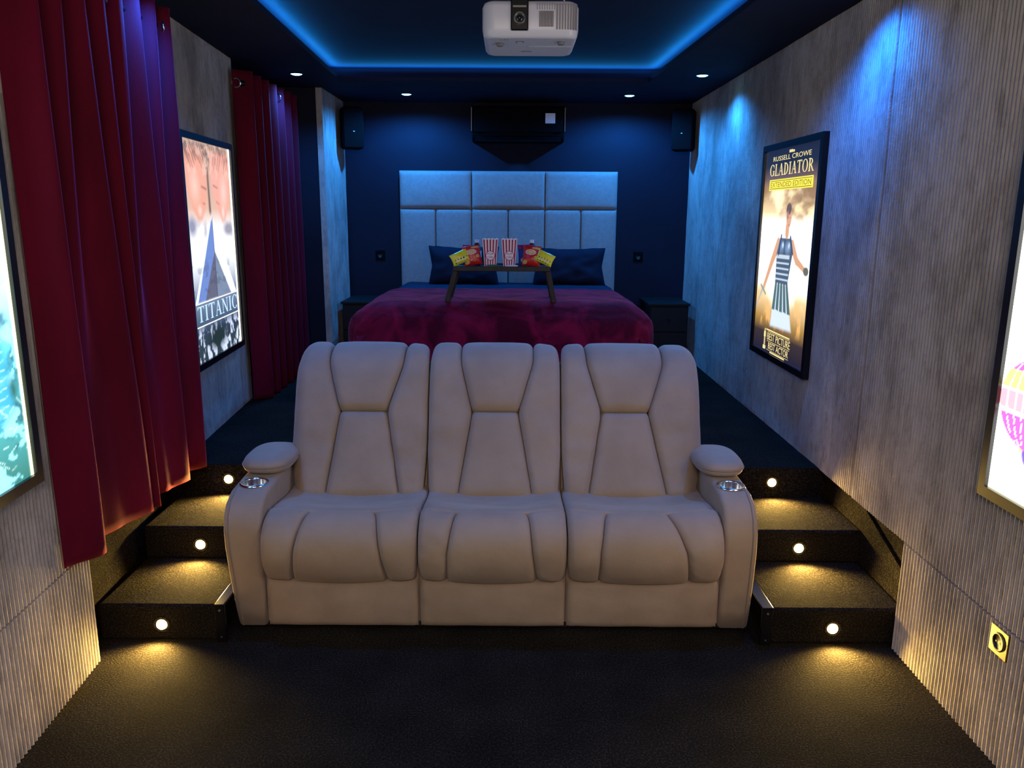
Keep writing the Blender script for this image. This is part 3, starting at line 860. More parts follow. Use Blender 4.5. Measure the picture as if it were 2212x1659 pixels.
def lightbox(label, A, B, z0, z1, art, strength, inks, inward):
    """A, B: (x,Y) of the left/right edge as seen from the room; a slim box frame with a glowing print"""
    A = Vector((A[0], A[1], 0)); B = Vector((B[0], B[1], 0)); ux = (B - A).normalized(); W_ = (B - A).length
    n = Vector(inward).normalized()
    t = thing('poster_light_box', label, 'light box', tuple((A + B) / 2 + Vector((0, 0, z0))), 'glowing film poster light boxes')
    fw, dep = .034, .030
    def P(s, z, d): return A + ux * s + Vector((0, 0, z)) + n * d
    bm = bmesh.new()
    def bx(s0, s1, za, zb, d0, d1):
        vs = [bm.verts.new(P(s, z, d)) for d in (d0, d1) for (s, z) in ((s0, za), (s1, za), (s1, zb), (s0, zb))]
        for f in ((0, 1, 2, 3), (7, 6, 5, 4), (0, 4, 5, 1), (1, 5, 6, 2), (2, 6, 7, 3), (3, 7, 4, 0)): bm.faces.new([vs[i] for i in f])
    bx(0, W_, z0, z0 + fw, 0, dep); bx(0, W_, z1 - fw, z1, 0, dep); bx(0, fw, z0 + fw, z1 - fw, 0, dep); bx(W_ - fw, W_, z0 + fw, z1 - fw, 0, dep)
    bx(fw, W_ - fw, z0 + fw, z1 - fw, 0, dep * .5)
    from_bm('frame', bm, M['frame'], t)
    w, h = W_ - 2 * fw, z1 - z0 - 2 * fw
    verts = [P(fw + u * w, z0 + fw + v * h, dep * .62) for u, v in zip(art.U.ravel(), art.V.ravel())]
    nx, ny = art.nx, art.ny
    faces = [(j * nx + i, j * nx + i + 1, (j + 1) * nx + i + 1, (j + 1) * nx + i) for j in range(ny - 1) for i in range(nx - 1)]
    pr = link_mesh('poster_print', verts, faces, lit_mat('lit_poster_print', strength), t)
    ca = pr.data.color_attributes.new('print', 'FLOAT_COLOR', 'POINT')
    buf = np.ones((ny * nx, 4), 'f'); buf[:, :3] = np.clip(art.C.reshape(-1, 3), 0, 4); ca.data.foreach_set('color', buf.ravel())
    if (pr.data.polygons[0].normal.dot(n)) < 0: pr.data.flip_normals()
    d = dep * .62
    for polys, col, s_ in inks:
        d += .0006
        vs = []; fs = []
        for pg in polys:
            k = len(vs); vs += [P(fw + u * w, z0 + fw + v * h, d) for u, v in pg]; fs.append(tuple(range(k, k + len(pg))))
        o = link_mesh('lettering', vs, fs, lit_flat('lit_lettering', col, s_), pr)
    rebase(t)
    return t

W_, H_ = .84, 1.13
# warrior poster on the right wall
a = Art(W_, H_, 210, 290)
a.grad([(0, (.010, .008, .02)), (.10, (.03, .02, .02)), (.17, (.30, .17, .04)), (.26, (.62, .42, .20)), (.34, (1.1, .95, .75)), (.45, (1.4, 1.35, 1.25)), (.62, (1.35, 1.25, 1.05)), (.70, (.70, .52, .28)), (.80, (.33, .20, .09)), (.86, (.10, .06, .05)), (.92, (.01, .015, .03)), (1, (.008, .012, .03))])
a.cloud(5, (1.3, 1.05, .6), .48, .66, .7, 3, .5, (.60, .84)); a.cloud(8, (.20, .11, .04), .46, .64, .8, 5, .4, (.64, .86))
a.cloud(9, (.75, .40, .14), .5, .62, .7, 8, 1.5, (.12, .34)); a.ell(.5, .45, .30, .30, (1.5, 1.45, 1.4), .6, al=.7)
a.ell(.12, .30, .10, .06, (.50, .42, .18), .7, al=.6)
skin = (.52, .27, .155); arm_ = (.05, .08, .13); arm2 = (.22, .30, .40)
a.poly([(.33, .14), (.38, .36), (.60, .36), (.74, .15)], (.50, .58, .68), .02)             # tunic
for i in range(5): a.poly([(.345 + .075 * i, .225 + .005 * (i % 2)), (.375 + .05 * i, .37), (.415 + .05 * i, .37), (.40 + .075 * i, .225)], (.06, .11, .12), .006)
a.cap(.38, .55, .28, .46, .034, .026, skin); a.cap(.28, .46, .14, .32, .026, .017, skin)   # his right arm, sword down
a.cap(.13, .32, -.02, .19, .010, .004, (.30, .34, .42)); a.cap(.19, .29, .08, .33, .008, .008, (.25, .22, .2))
a.cap(.64, .55, .74, .48, .030, .024, skin); a.cap(.74, .48, .90, .44, .022, .014, skin); a.ell(.91, .44, .045, .028, (.10, .10, .09), .3)
a.poly([(.37, .36), (.36, .50), (.41, .58), (.62, .58), (.66, .50), (.61, .36)], arm_, .008)
for i in range(5): a.poly([(.37, .375 + i * .026), (.61, .378 + i * .026), (.61, .386 + i * .026), (.37, .383 + i * .026)], (.42, .50, .58), .004)
a.cloud(30, (.55, .70, .90), .55, .62, .0, 9)
a.ell(.445, .535, .060, .045, (.13, .20, .32), .8); a.ell(.565, .535, .060, .045, (.16, .24, .38), .8)
a.ell(.47, .545, .018, .022, (.55, .68, .85), .9); a.ell(.585, .545, .016, .022, (.55, .68, .85), .9)
a.cap(.505, .57, .505, .49, .003, .003, (.02, .03, .06)); a.poly([(.37, .487), (.61, .490), (.61, .500), (.37, .497)], (.45, .50, .55), .006)
a.cap(.43, .59, .40, .50, .010, .010, (.03, .05, .10)); a.cap(.60, .585, .66, .51, .010, .008, (.03, .05, .10))
a.cap(.53, .60, .53, .63, .028, .028, skin); a.ell(.545, .675, .042, .062, skin, .12); a.ell(.535, .715, .044, .036, (.10, .06, .05), .25); a.ell(.52, .685, .022, .03, (.30, .16, .10), .6)
a.ell(.525, .675, .006, .004, (.1, .05, .05), .5); a.ell(.56, .675, .006, .004, (.1, .05, .05), .5); a.ell(.553, .640, .014, .005, (.35, .12, .10), .5)
gold = (.95, .78, .32)
inks = [(serif_word('GLADIATOR', .10, .90, .876, .932) + font_polys('RUSSELL CROWE', .155, .845, .946, .968) + rectq(.46, .975, .485, .988) + rectq(.49, .975, .52, .988) + rectq(.525, .975, .555, .985)
         + font_polys('BEST PICTURE', .30, .745, .066, .102) + font_polys('BEST ACTOR', .33, .725, .022, .054) + rectq(.30, .058, .74, .0605) + rectq(.30, .106, .74, .108)
         + rectq(.30, .014, .73, .016) + rectq(.37, .004, .66, .011) + rectq(.27, .112, .73, .119), gold, 1.1),
        (rectq(.11, .806, .91, .858), (.95, .80, .05), 1.2),
        (rectq(.125, .812, .895, .815) + rectq(.125, .849, .895, .852) + font_polys('EXTENDED EDITION', .14, .88, .820, .844), (.18, .13, .01), 1.0)]
st_ = []   # small award statuette mark
for (u, v, w2, h2) in ((.25, .012, .05, .018), (.25, .030, .016, .05), (.25, .075, .034, .028), (.25, .104, .014, .014)): st_ += rectq(u - w2 / 2, v, u + w2 / 2, v + h2)
inks.append((st_, gold, 1.2))
lightbox('glowing film poster of an armoured warrior with gold title on the right wall', (XR - .0065, 4.785), (XR - .0065, 3.875), .838, 2.036, a, 1.6, inks, (-1, 0, 0))

# balloon poster on the right wall, close to the camera (white, mostly outside the frame)
b = Art(W_, H_, 150, 200)
b.grad([(0, (1.3, 1.25, .8)), (.05, (1.7, 1.7, 1.6)), (1, (1.8, 1.8, 1.7))])
bx, by = .17, .255
b.ell(bx, by - .115, .065, .05, (1.2, .75, .12), .7); b.ell(bx + .02, by - .125, .035, .045, (.12, .08, .55), .3)
b.ell(bx, by, .145, .135, (1.05, .10, .42), .04)
for i, c in enumerate([(1.1, .70, .14), (1.15, .55, .25), (1.1, .25, .35)]):
    b.poly([(bx - .17, by + .085 - .045 * i), (bx + .17, by + .085 - .045 * i), (bx + .17, by + .04 - .045 * i), (bx - .17, by + .04 - .045 * i)], c, .008, .0)
m_ = ((b.X - bx * W_) / .145) ** 2 + ((b.Y - by * H_) / .135) ** 2 < 1
dy = (b.Y - by * H_)
for lo, hi, c in ((.03, .09, (1.15, .75, .18)), (-.035, .03, (1.15, .32, .38))): b.mix(((dy > lo) & (dy < hi) & m_).astype(float), c)
for lo in (.03, -.035): b.mix(((np.abs(dy - lo) < .0045) & m_).astype(float), (1.6, 1.5, 1.4))
dxn = (b.X - bx * W_) / np.sqrt(np.clip(1 - (dy / .135) ** 2, .05, 1))
for k in range(-3, 4): b.mix(((np.abs(dxn - k * .036) < .0028) & m_).astype(float), (1.5, 1.1, 1.1))
b.ell(bx + .03, by + .15, .10, .05, (1.3, .35, .5), .5)
b.cap(.25, .10, .40, .085, .002, .002, (.9, .9, .8)); b.cap(.25, .12, .33, .112, .002, .002, (.9, .9, .8))
lightbox('bright white poster light box with a pink striped balloon, near the bronze socket', (XR - .0065, 2.345), (XR - .0065, 1.435), .800, 2.0, b, 2.3, [], (-1, 0, 0))

# liner poster on the left wall, between the two curtains
c = Art(W_, H_, 200, 270)
c.grad([(0, (.03, .05, .06)), (.13, (.03, .05, .09)), (.17, (.06, .10, .18)), (.30, (.20, .26, .40)), (.45, (.9, .95, 1.0)), (.60, (1.0, 1.0, 1.0)), (.70, (.75, .48, .36)), (1, (.55, .36, .28))])
c.cloud(20, (.75, .85, 1.1), .52, .60, .9, 12, 1, (-.1, .17)); c.ell(.45, .08, .22, .08, (.015, .03, .03), .6)

c.poly([(.0, .97), (.40, .97), (.45, .84), (.43, .76), (.37, .69), (.30, .645), (.22, .645), (.13, .70), (.06, .78), (.0, .86)], (.85, .40, .28), .03)
c.poly([(.52, .97), (.98, .97), (.97, .82), (.90, .72), (.80, .645), (.74, .63), (.67, .68), (.58, .75), (.53, .84)], (.88, .42, .33), .03)
c.ell(.20, .80, .10, .12, (1.0, .58, .46), .9, rot=.2); c.ell(.80, .78, .09, .13, (1.05, .60, .52), .9, rot=-.2)
c.ell(.27, .69, .05, .04, (1.05, .66, .56), .9); c.ell(.76, .68, .04, .05, (1.1, .70, .62), .9)
c.cap(.33, .80, .42, .79, .004, .006, (.25, .10, .08), .012, .8); c.cap(.34, .725, .38, .72, .004, .004, (.55, .12, .10), .01, .8)
c.cap(.58, .81, .67, .80, .005, .003, (.28, .12, .10), .012, .8); c.cap(.62, .735, .68, .722, .004, .004, (.6, .15, .14), .01, .8)
c.cap(.47, .88, .475, .69, .012, .016, (.10, .06, .05), .03)
for i in range(13):
    u = .02 + .035 * i; c.cap(u, .99, u + .10, .90 - .02 * math.sin(i), .006, .002, (.07, .05, .05), .01, .8)
    u = .52 + .036 * i; c.cap(u + .05, .99, u - .02, .89 + .02 * math.sin(i * 2), .006, .002, (.10, .06, .05), .01, .7)
c.cloud(14, (.10, .07, .06), .52, .60, .5, 21, .8, (.90, 1.1)); c.cloud(22, (.9, .6, .48), .56, .62, .5, 22, .8, (.82, 1.1))
c.cloud(8, (.30, .30, .42), .52, .62, .6, 31, 1, (.54, .66)); c.ell(.86, .60, .13, .05, (.35, .33, .42), .6); c.ell(.1, .62, .10, .07, (.30, .30, .42), .7)
c.poly([(.50, .665), (.05, .275), (.95, .275)], (1.15, 1.25, 1.35), .01)
c.poly([(.50, .655), (.47, .64), (.10, .275), (.30, .275), (.505, .50)], (.16, .26, .62), .01)
c.poly([(.505, .50), (.25, .275), (.82, .275)], (.13, .13, .20), .01); c.poly([(.505, .50), (.505, .275), (.82, .275)], (.20, .26, .38), .012)
c.cap(.505, .66, .505, .28, .004, .004, (.05, .06, .12)); c.cloud(30, (.06, .06, .10), .52, .60, .35, 41, .3, (.27, .48))
c.mix((c.U > .96) * 1.0, (2.2, 2.3, 1.9))
inks = [(serif_word('TITANIC', .07, .955, .185, .258), (.55, .80, 1.0), 1.15), (rectq(.05, .268, .955, .2735) + rectq(.05, .162, .955, .1675), (1, .95, .85), 1.2)]
def LP(y): return (XL(y) + .0075, y)
nl = Vector((1, .0698, 0))
lightbox('glowing film poster of a ship bow with blue title, between the two red curtains', LP(3.925), LP(4.828), .840, 2.034, c, 1.15, inks, nl)

# teal poster on the left wall at the photo's edge
d = Art(W_, H_, 170, 230)
d.grad([(0, (.03, .16, .14)), (.15, (.07, .35, .36)), (.35, (.10, .55, .75)), (.55, (.6, 1.1, 1.4)), (.70, (1.5, 1.7, 1.8)), (1, (1.3, 1.6, 1.8))])
d.cloud(10, (.02, .10, .14), .5, .62, .8, 51, .6, (-.1, .5)); d.cloud(24, (.45, 1.1, 1.3), .56, .62, .6, 52, .4, (-.1, .6))
d.ell(.93, .25, .05, .06, (.03, .12, .10), .8); d.poly([(.70, .10), (.78, .62), (.86, .62), (.93, .20)], (.05, .40, .62), .03, .8)
for i in range(16): d.cap(.74 + .004 * i % .02, .20 + .024 * i, .90, .215 + .024 * i, .003, .001, (.65, .95, 1.1), .004, .8)
d.mix(np.clip((d.U - .975) / .02, 0, 1), (1.5, 1.6, .9))
rng = np.random.RandomState(3)
for i in range(26):
    u, v = .70 + .28 * rng.rand(), .03 + .22 * rng.rand(); d.cap(u, v, u + .03, v + .012 * rng.randn(), .0016, .0016, (.6, .9, .8), .003, .8)
lightbox('glowing teal poster light box at the left edge of the photo, before the near curtain', LP(1.47), LP(2.385), .806, 2.0, d, 1.8, [], nl)

# ------------------------------------------------------------------ bed corner
# bed base + mattress
bed = thing('bed', 'double bed standing on the platform against the navy back wall', 'bed', (-.06, 5.8, ZP))
box2('bed_base', (-.93, 4.92, ZP), (.81, 6.82, ZP + .34), M['darkwood'], bed, bevel=.01)
box2('mattress', (-.94, 4.90, ZP + .34), (.82, 6.82, 1.0), M['duvet'], bed, bevel=.05, seg=4)
rebase(bed)
def drape(name, label, cat, x0, x1, y0, y1, ztop, zfoot, r, mat, th=.02, amp=.01, seed=0, fold_back=None, zside=None, rc=.22):
    """thick cloth over the bed: rounded top, hanging at the foot and sides; superellipse plan corners"""
    nx, ny = 90, 90; verts = []; faces = []
    cx, wx = (x0 + x1) / 2, (x1 - x0) / 2; L_ = y1 - y0
    zs = zside if zside is not None else zfoot
    # parametrise: s across in [-1,1] incl. hanging sides, t from foot hang to head
    drop = ztop - zfoot
    us = np.linspace(-1, 1, nx); vs = np.linspace(0, 1, ny)
    for j in range(ny):
        for i in range(nx):
            # arc-length style coordinates measured from the edge: negative means hanging
            Ltot = 2 * wx + 2 * drop; a_ = us[i] * Ltot / 2
            dx = wx - abs(a_)                      # >0 on top, <0 hanging
            b_ = -drop + vs[j] * (L_ + drop)
            def edge(q):
                # returns (inset position, down) for rounded edge of radius r
                if q >= r: return q, 0
                ang = min((r - q) / r, PI / 2)
                if (r - q) / r <= PI / 2:
                    return r - r * math.sin(ang), r - r * math.cos(ang)
                return 0.0, r + (r - q - r * PI / 2)
            px, zx = edge(dx); py, zy = edge(b_)
            x = cx + math.copysign(wx - px, a_); y = y0 + py
            dn = zx + zy if (zx < r * .999 and zy < r * .999) else max(zx, zy) + min(min(zx, zy), r) * .35
            dn = min(dn, drop + .02)
            # round the plan corner
            ex = max(0, rc - px); ey = max(0, rc - py)
            if ex > 0 and ey > 0:
                q = math.hypot(ex, ey)
                if q > rc:
                    k = rc / q; ex2, ey2 = ex * k, ey * k
                    x = cx + math.copysign(wx - (rc - ex2), a_); y = y0 + rc - ey2
                elif q > 0:
                    pass
            nz = noise.fractal(Vector((x * 3.2 + seed, y * 3.2, dn * 4)), 1, 2, 3)
            bul = .035 * math.sin(min(1, dn / max(drop, .01)) * PI)
            z = ztop - dn + amp * nz * (1 if dn < r else .3)
            y -= (bul + amp * nz * .8) * (1 if zy > r * .4 else 0); x += math.copysign(bul + amp * nz, a_) * (1 if zx > r * .4 else 0)
            verts.append((x, y, z))
    for j in range(ny - 1):
        for i in range(nx - 1):
            a_ = j * nx + i; faces.append((a_, a_ + 1, a_ + nx + 1, a_ + nx))
    o = link_mesh(name, verts, faces, mat, None, True)
    sd = o.modifiers.new('thick', 'SOLIDIFY'); sd.thickness = th; sd.offset = -1
    bm = bmesh.new(); bm.from_mesh(o.data); bmesh.ops.recalc_face_normals(bm, faces=bm.faces)
    if sum(f.normal.z for f in bm.faces) < 0: bmesh.ops.reverse_faces(bm, faces=bm.faces)
    bm.to_mesh(o.data); bm.free()
    return tag(o, label, cat)
drape('duvet', 'flat navy duvet covering the bed between pillows and maroon blanket', 'duvet', -.965, .845, 4.90, 6.80, 1.065, .70, .10, M['duvet'], .03, .006, 3, rc=.14)
drape('blanket', 'thick maroon fleece blanket draped over the foot of the bed', 'blanket', -1.015, .875, 4.80, 5.82, 1.105, .52, .19, M['blanket'], .035, .012, 9, rc=.22)

# pillows leaning on the headboard
def pillow(x0, x1, z0, z1, yb, label, seed):
    nx, ny = 44, 30; verts = []; faces = []
    cx, cz = (x0 + x1) / 2, (z0 + z1) / 2; w, h = (x1 - x0) / 2, (z1 - z0) / 2
    lay = []
    for sgn in (1, -1):
        for j in range(ny):
            for i in range(nx):
                u = -1 + 2 * i / (nx - 1); v = -1 + 2 * j / (ny - 1)
                pin = 1 - .10 * (1 - abs(v)) * abs(u) ** 3 * 1.0
                pz = 1 - .10 * (1 - abs(u)) * abs(v) ** 3
                th = .085 * max(0, (1 - u ** 4)) ** .5 * max(0, (1 - v ** 4)) ** .5
                n_ = .012 * noise.noise(Vector((u * 2.5 + seed, v * 2.5, sgn)))
                z = cz + h * v * pz; y = yb + .30 * (z - z0) * .6 - sgn * (th + n_ * (th / .085))
                verts.append((cx + w * u * pin, y, z + n_ * .6))
    for s_ in (0, 1):
        o = s_ * nx * ny
        for j in range(ny - 1):
            for i in range(nx - 1):
                a_ = o + j * nx + i; faces.append((a_, a_ + 1, a_ + nx + 1, a_ + nx) if s_ == 0 else (a_, a_ + nx, a_ + nx + 1, a_ + 1))
    o = link_mesh('pillow', verts, faces, M['pillow'], None, True); fix_normals(o)
    return tag(o, label, 'pillow', 'dark navy pillows')
pillow(-.705, -.115, 1.055, 1.375, 6.62, 'dark navy pillow against the headboard, left of the tray', 1)
pillow(.165, .775, 1.055, 1.370, 6.62, 'dark navy pillow against the headboard, right of the tray', 5)

# headboard
hb = thing('headboard', 'tall pale grey headboard of nine padded linen panels', 'headboard', (-.04, 6.90, .80))
box2('backing_board', (-.965, 6.885, .80), (.884, 6.928, 1.995), M['headboard'], hb)
hx = [-.965, -.352, .270, .884]
def hpanel(x0, x1, z0, z1):
    def sf(a_, b_, h): return (a_, 6.885 - h, b_)
    cushion('padded_panel', [(x0 + .0015, z0 + .0015), (x0 + .0015, z1 - .0015)], [(x1 - .0015, z0 + .0015), (x1 - .0015, z1 - .0015)], sf, .040, (.026, .026, .026, .026), (.035, .035, .035, .035), hb, M['headboard'], nu=26, nv=26, crown=.012, depth=-.002, tight=.85)
for i in range(3):
    hpanel(hx[i], hx[i + 1], 1.680, 1.993)
    mid = (hx[i] + hx[i + 1]) / 2
    hpanel(hx[i], mid, .84, 1.680); hpanel(mid, hx[i + 1], .84, 1.680)
rebase(hb)

# nightstands
def nightstand(x0, x1, label):
    t = thing('nightstand', label, 'nightstand', ((x0 + x1) / 2, 6.65, ZP), 'black nightstands beside the bed')
    box2('cabinet', (x0, 6.42, ZP + .04), (x1, 6.90, .915), M['darkwood'], t, bevel=.004)
    box2('top_board', (x0 - .01, 6.40, .915), (x1 + .01, 6.91, .935), M['darkwood'], t, bevel=.003)
    for z0, z1 in ((.50, .69), (.705, .90)):
        d_ = box2('drawer', (x0 + .01, 6.402, z0), (x1 - .01, 6.42, z1), M['darkwood'], t, bevel=.003)
        cyl('knob', ((x0 + x1) / 2, 6.402, (z0 + z1) / 2), ((x0 + x1) / 2, 6.382, (z0 + z1) / 2), .010, M['blackmetal'], d_, 16)
    for x in (x0 + .03, x1 - .03):
        for y in (6.45, 6.87): box2('leg', (x - .015, y - .015, ZP), (x + .015, y + .015, ZP + .04), M['darkwood'], t)
    rebase(t)
nightstand(1.12, 1.44, 'black nightstand between the bed and the right wall')
nightstand(-1.39, -1.12, 'black nightstand between the bed and the textured column')

# ------------------------------------------------------------------ bed tray and snacks
TY0, TY1, TZ = 4.90, 5.20, 1.318
tr = thing('bed_tray', 'dark folding bed tray with splayed legs standing on the maroon blanket', 'tray table', (-.07, 5.05, 1.10))
bm = bmesh.new(); bm_box(bm, (-.068, 5.05, TZ - .008), (.60, .32, .014), bevel=.003)
for y in (4.895, 5.205): bm_box(bm, (-.068, y, TZ - .006), (.60, .012, .030), bevel=.003)
from_bm('tray_top', bm, M['traywood'], tr)
for s_ in (-1, 1):
    xt = -.068 + s_ * .285; xb = -.075 + s_ * .335
    bm = bmesh.new()
    for y in (4.92, 5.18):
        p0 = Vector((xt, y, TZ - .012)); p1 = Vector((xb, y, 1.103)); d_ = p1 - p0
        rot = Vector((0, 0, -1)).rotation_difference(d_.normalized()).to_matrix()
        bm_box(bm, (p0 + p1) / 2, (.032, .020, d_.length), rot, bevel=.004)
    bm_box(bm, (xb, 5.05, 1.112), (.026, .28, .020), bevel=.004)
    from_bm('leg_frame', bm, M['traywood'], tr)
rebase(tr)

def popcorn(cx, label):
    t = thing('popcorn_box', label, 'popcorn box', (cx, 5.0, TZ), 'striped popcorn boxes on the bed tray')
    h = .170; wb, wt = .036, .049
    def P(u, v, face, off=0):        # u in -1..1, v 0..1; front face at -y
        w = wb + (wt - wb) * v
        if face == 0: return (cx + u * w, 5.0 - w - off, TZ + v * h)
        if face == 1: return (cx + w + off, 5.0 + u * w, TZ + v * h)
        if face == 2: return (cx - u * w, 5.0 + w + off, TZ + v * h)
        return (cx - w - off, 5.0 - u * w, TZ + v * h)
    verts = []; faces = []
    for f in range(4):
        n_ = 16; k = len(verts)
        for i in range(n_ + 1):
            u = -1 + 2 * i / n_
            verts.append(P(u, 0, f)); verts.append(P(u, 1 + .035 * abs(math.sin(u * PI * 2.0)), f))
        for i in range(n_): faces.append((k + 2 * i, k + 2 * i + 2, k + 2 * i + 3, k + 2 * i + 1))
    k = len(verts); verts += [P(-1, 0, 0), P(1, 0, 0), P(1, 0, 2), P(-1, 0, 2)]
    faces.append((k, k + 1, k + 2, k + 3))
    body = link_mesh('carton', verts, faces, M['paper'], t); sd = body.modifiers.new('t', 'SOLIDIFY'); sd.thickness = .001
    verts = []; faces = []
    for f in range(4):
        for i in range(5):
            u = -.80 + .40 * i; k = len(verts)
            hw = .095
            verts += [P(u - hw, .02, f, .0008), P(u + hw, .02, f, .0008), P(u + hw, 1.0, f, .0008), P(u - hw, 1.0, f, .0008)]; faces.append((k, k + 1, k + 2, k + 3))
    link_mesh('stripe', verts, faces, M['redink'], body)
    def disc(r, off, mat, nm, r2=0):
        n_ = 28; vs = []
        cz = .42
        for q in range(n_):
            a_ = 2 * PI * q / n_; x = r * math.cos(a_); z = r * math.sin(a_)
            v = cz + z / h; w = wb + (wt - wb) * v; vs.append(P(x / w, v, 0, off))
        if r2:
            for q in range(n_):
                a_ = 2 * PI * q / n_; x = r2 * math.cos(a_); z = r2 * math.sin(a_); v = cz + z / h; w = wb + (wt - wb) * v; vs.append(P(x / w, v, 0, off))
            return link_mesh(nm, vs, [(q, (q + 1) % n_, n_ + (q + 1) % n_, n_ + q) for q in range(n_)], mat, body)
        return link_mesh(nm, vs, [tuple(range(n_))], mat, body)
    disc(.030, .0014, M['paper'], 'round_badge'); disc(.030, .0018, M['redink'], 'badge_ring', .0265)
    polys = font_polys('POP', -.42, .42, .445, .52) + font_polys('CORN', -.48, .48, .325, .40)
    vs = []; fs = []
    for pg in polys:
        k = len(vs); vs += [P(u, v, 0, .0022) for u, v in pg]; fs.append(tuple(range(k, k + len(pg))))
    link_mesh('lettering', vs, fs, M['redink'], body)
    rebase(t)
popcorn(-.140, 'red and white striped popcorn box on the bed tray, the left one')
popcorn(-.022, 'red and white striped popcorn box on the bed tray, the right one')

def bag(name, label, cat, base, w, h, tilt, yaw, mat, marks, group, lean=.25, puff=.028):
    """a crimped foil bag: pillow body, printed marks on its front. base = bottom centre; tilt rolls it in its plane"""
    t = thing(name, label, cat, base, group)
    R_ = Matrix.Rotation(yaw, 3, 'Z') @ Matrix.Rotation(-lean, 3, 'X') @ Matrix.Rotation(tilt, 3, 'Y')
    def F(u, v, sgn, off=0):
        e = max(0, 1 - abs(u) ** 2.6) ** .6 * max(0, 1 - abs(2 * v - 1) ** 3.2) ** .6
        pin = 1 - .07 * (1 - abs(2 * v - 1) ** 2) * abs(u)
        n_ = .10 * noise.noise(Vector((u * 3 + base[0] * 9, v * 4, sgn)))
        p = Vector((w / 2 * u * pin, -sgn * (puff * e * (1 + n_) + .0006) - off, h * v))
        return R_ @ p
    nx, ny = 24, 26; verts = []; faces = []
    for s_ in (1, -1):
        for j in range(ny):
            for i in range(nx): verts.append(F(-1 + 2 * i / (nx - 1), j / (ny - 1), s_))
    for s_ in (0, 1):
        o = s_ * nx * ny
        for j in range(ny - 1):
            for i in range(nx - 1):
                a_ = o + j * nx + i; faces.append((a_, a_ + 1, a_ + nx + 1, a_ + nx) if s_ == 0 else (a_, a_ + nx, a_ + nx + 1, a_ + 1))
    zmin = min(v.z for v in verts)
    verts = [v - Vector((0, 0, zmin)) for v in verts]
    body = link_mesh('foil_bag', verts, faces, mat, t, True)
    for k, (nm, m_, polys) in enumerate(marks):
        vs = []; fs = []
        for pg in polys:
            q = len(vs); vs += [F(-1 + 2 * u, v, 1, .0010 + .0008 * k) - Vector((0, 0, zmin)) for u, v in pg]; fs.append(tuple(range(q, q + len(pg))))
        link_mesh(nm, vs, fs, m_, body)
    return t
def discp(u, v, a_, b_, n=20): return [[(u + a_ * math.cos(2 * PI * i / n), v + b_ * math.sin(2 * PI * i / n)) for i in range(n)]]
def grid_disc(u, v, a_, b_):
    """disc cut in slices so that it can follow a curved bag"""
    out = []; n = 10
    for i in range(n):
        y0 = -1 + 2 * i / n; y1 = -1 + 2 * (i + 1) / n
        x0 = math.sqrt(max(0, 1 - y0 * y0)); x1 = math.sqrt(max(0, 1 - y1 * y1))
        for k in range(6):
            s0 = -1 + k / 3; s1 = -1 + (k + 1) / 3
            out.append([(u + a_ * x0 * s0, v + b_ * y0), (u + a_ * x0 * s1, v + b_ * y0), (u + a_ * x1 * s1, v + b_ * y1), (u + a_ * x1 * s0, v + b_ * y1)])
    return out
crisps = [('printed_crisp', M['gold'], grid_disc(.16, .16, .14, .11)), ('printed_crisp', M['gold'], grid_disc(.72, .86, .24, .06)), ('printed_crisp', M['gold'], grid_disc(.78, .40, .12, .09)), ('badge', M['white'], grid_disc(.45, .64, .30, .14)),
          ('badge_centre', M['gold'], grid_disc(.45, .64, .26, .115)), ('lettering', M['white'], font_polys("Lay's", .24, .66, .58, .72))]
GR = 'foil snack bags on the bed tray'
bag('crisp_bag', 'red crisp bag left of the popcorn boxes, in front of the water bottle', 'snack bag', (-.245, 5.00, TZ), .115, .125, -.16, .1, M['red'], crisps, GR)
bag('crisp_bag', 'red crisp bag right of the popcorn boxes, in front of the water bottle', 'snack bag', (.112, 5.00, TZ), .115, .130, .08, -.1, M['red'], crisps, GR)
crisps2 = [('printed_crisp', M['gold'], grid_disc(.3, .25, .16, .10)), ('top_band', M['red'], [[(.05 + .1 * i, .80), (.15 + .1 * i, .80), (.15 + .1 * i, .97), (.05 + .1 * i, .97)] for i in range(9)])]
bag('crisp_bag', 'blue crisp bag with red top standing behind the left red bag', 'snack bag', (-.275, 5.09, TZ), .105, .130, .04, 0, M['blueink'], crisps2, GR, puff=.02)
bag('crisp_bag', 'blue crisp bag with red top standing behind the right red bag', 'snack bag', (.088, 5.09, TZ), .105, .135, -.04, 0, M['blueink'], crisps2, GR, puff=.02)
ym = []
for i in range(5): ym += [[(.12 + .16 * i, .10), (.22 + .16 * i, .10), (.26 + .16 * i, .42), (.17 + .16 * i, .42)]]
yw = []
for i in range(4): yw += [[(.20 + .17 * i, .16), (.245 + .17 * i, .16), (.285 + .17 * i, .46), (.24 + .17 * i, .46)]]
bag('sweets_bag', 'yellow sweets bag leaning out at the left end of the bed tray', 'snack bag', (-.315, 4.975, TZ), .115, .075, -.42, .1, M['yellow'], [('black_lettering', M['black'], ym), ('white_lettering', M['white'], yw)], GR, puff=.016)
bag('sweets_bag', 'yellow sweets bag leaning out at the right end of the bed tray', 'snack bag', (.185, 4.965, TZ), .115, .075, .42, -.1, M['yellow'], [('black_lettering', M['black'], ym), ('white_lettering', M['white'], yw)], GR, puff=.016)
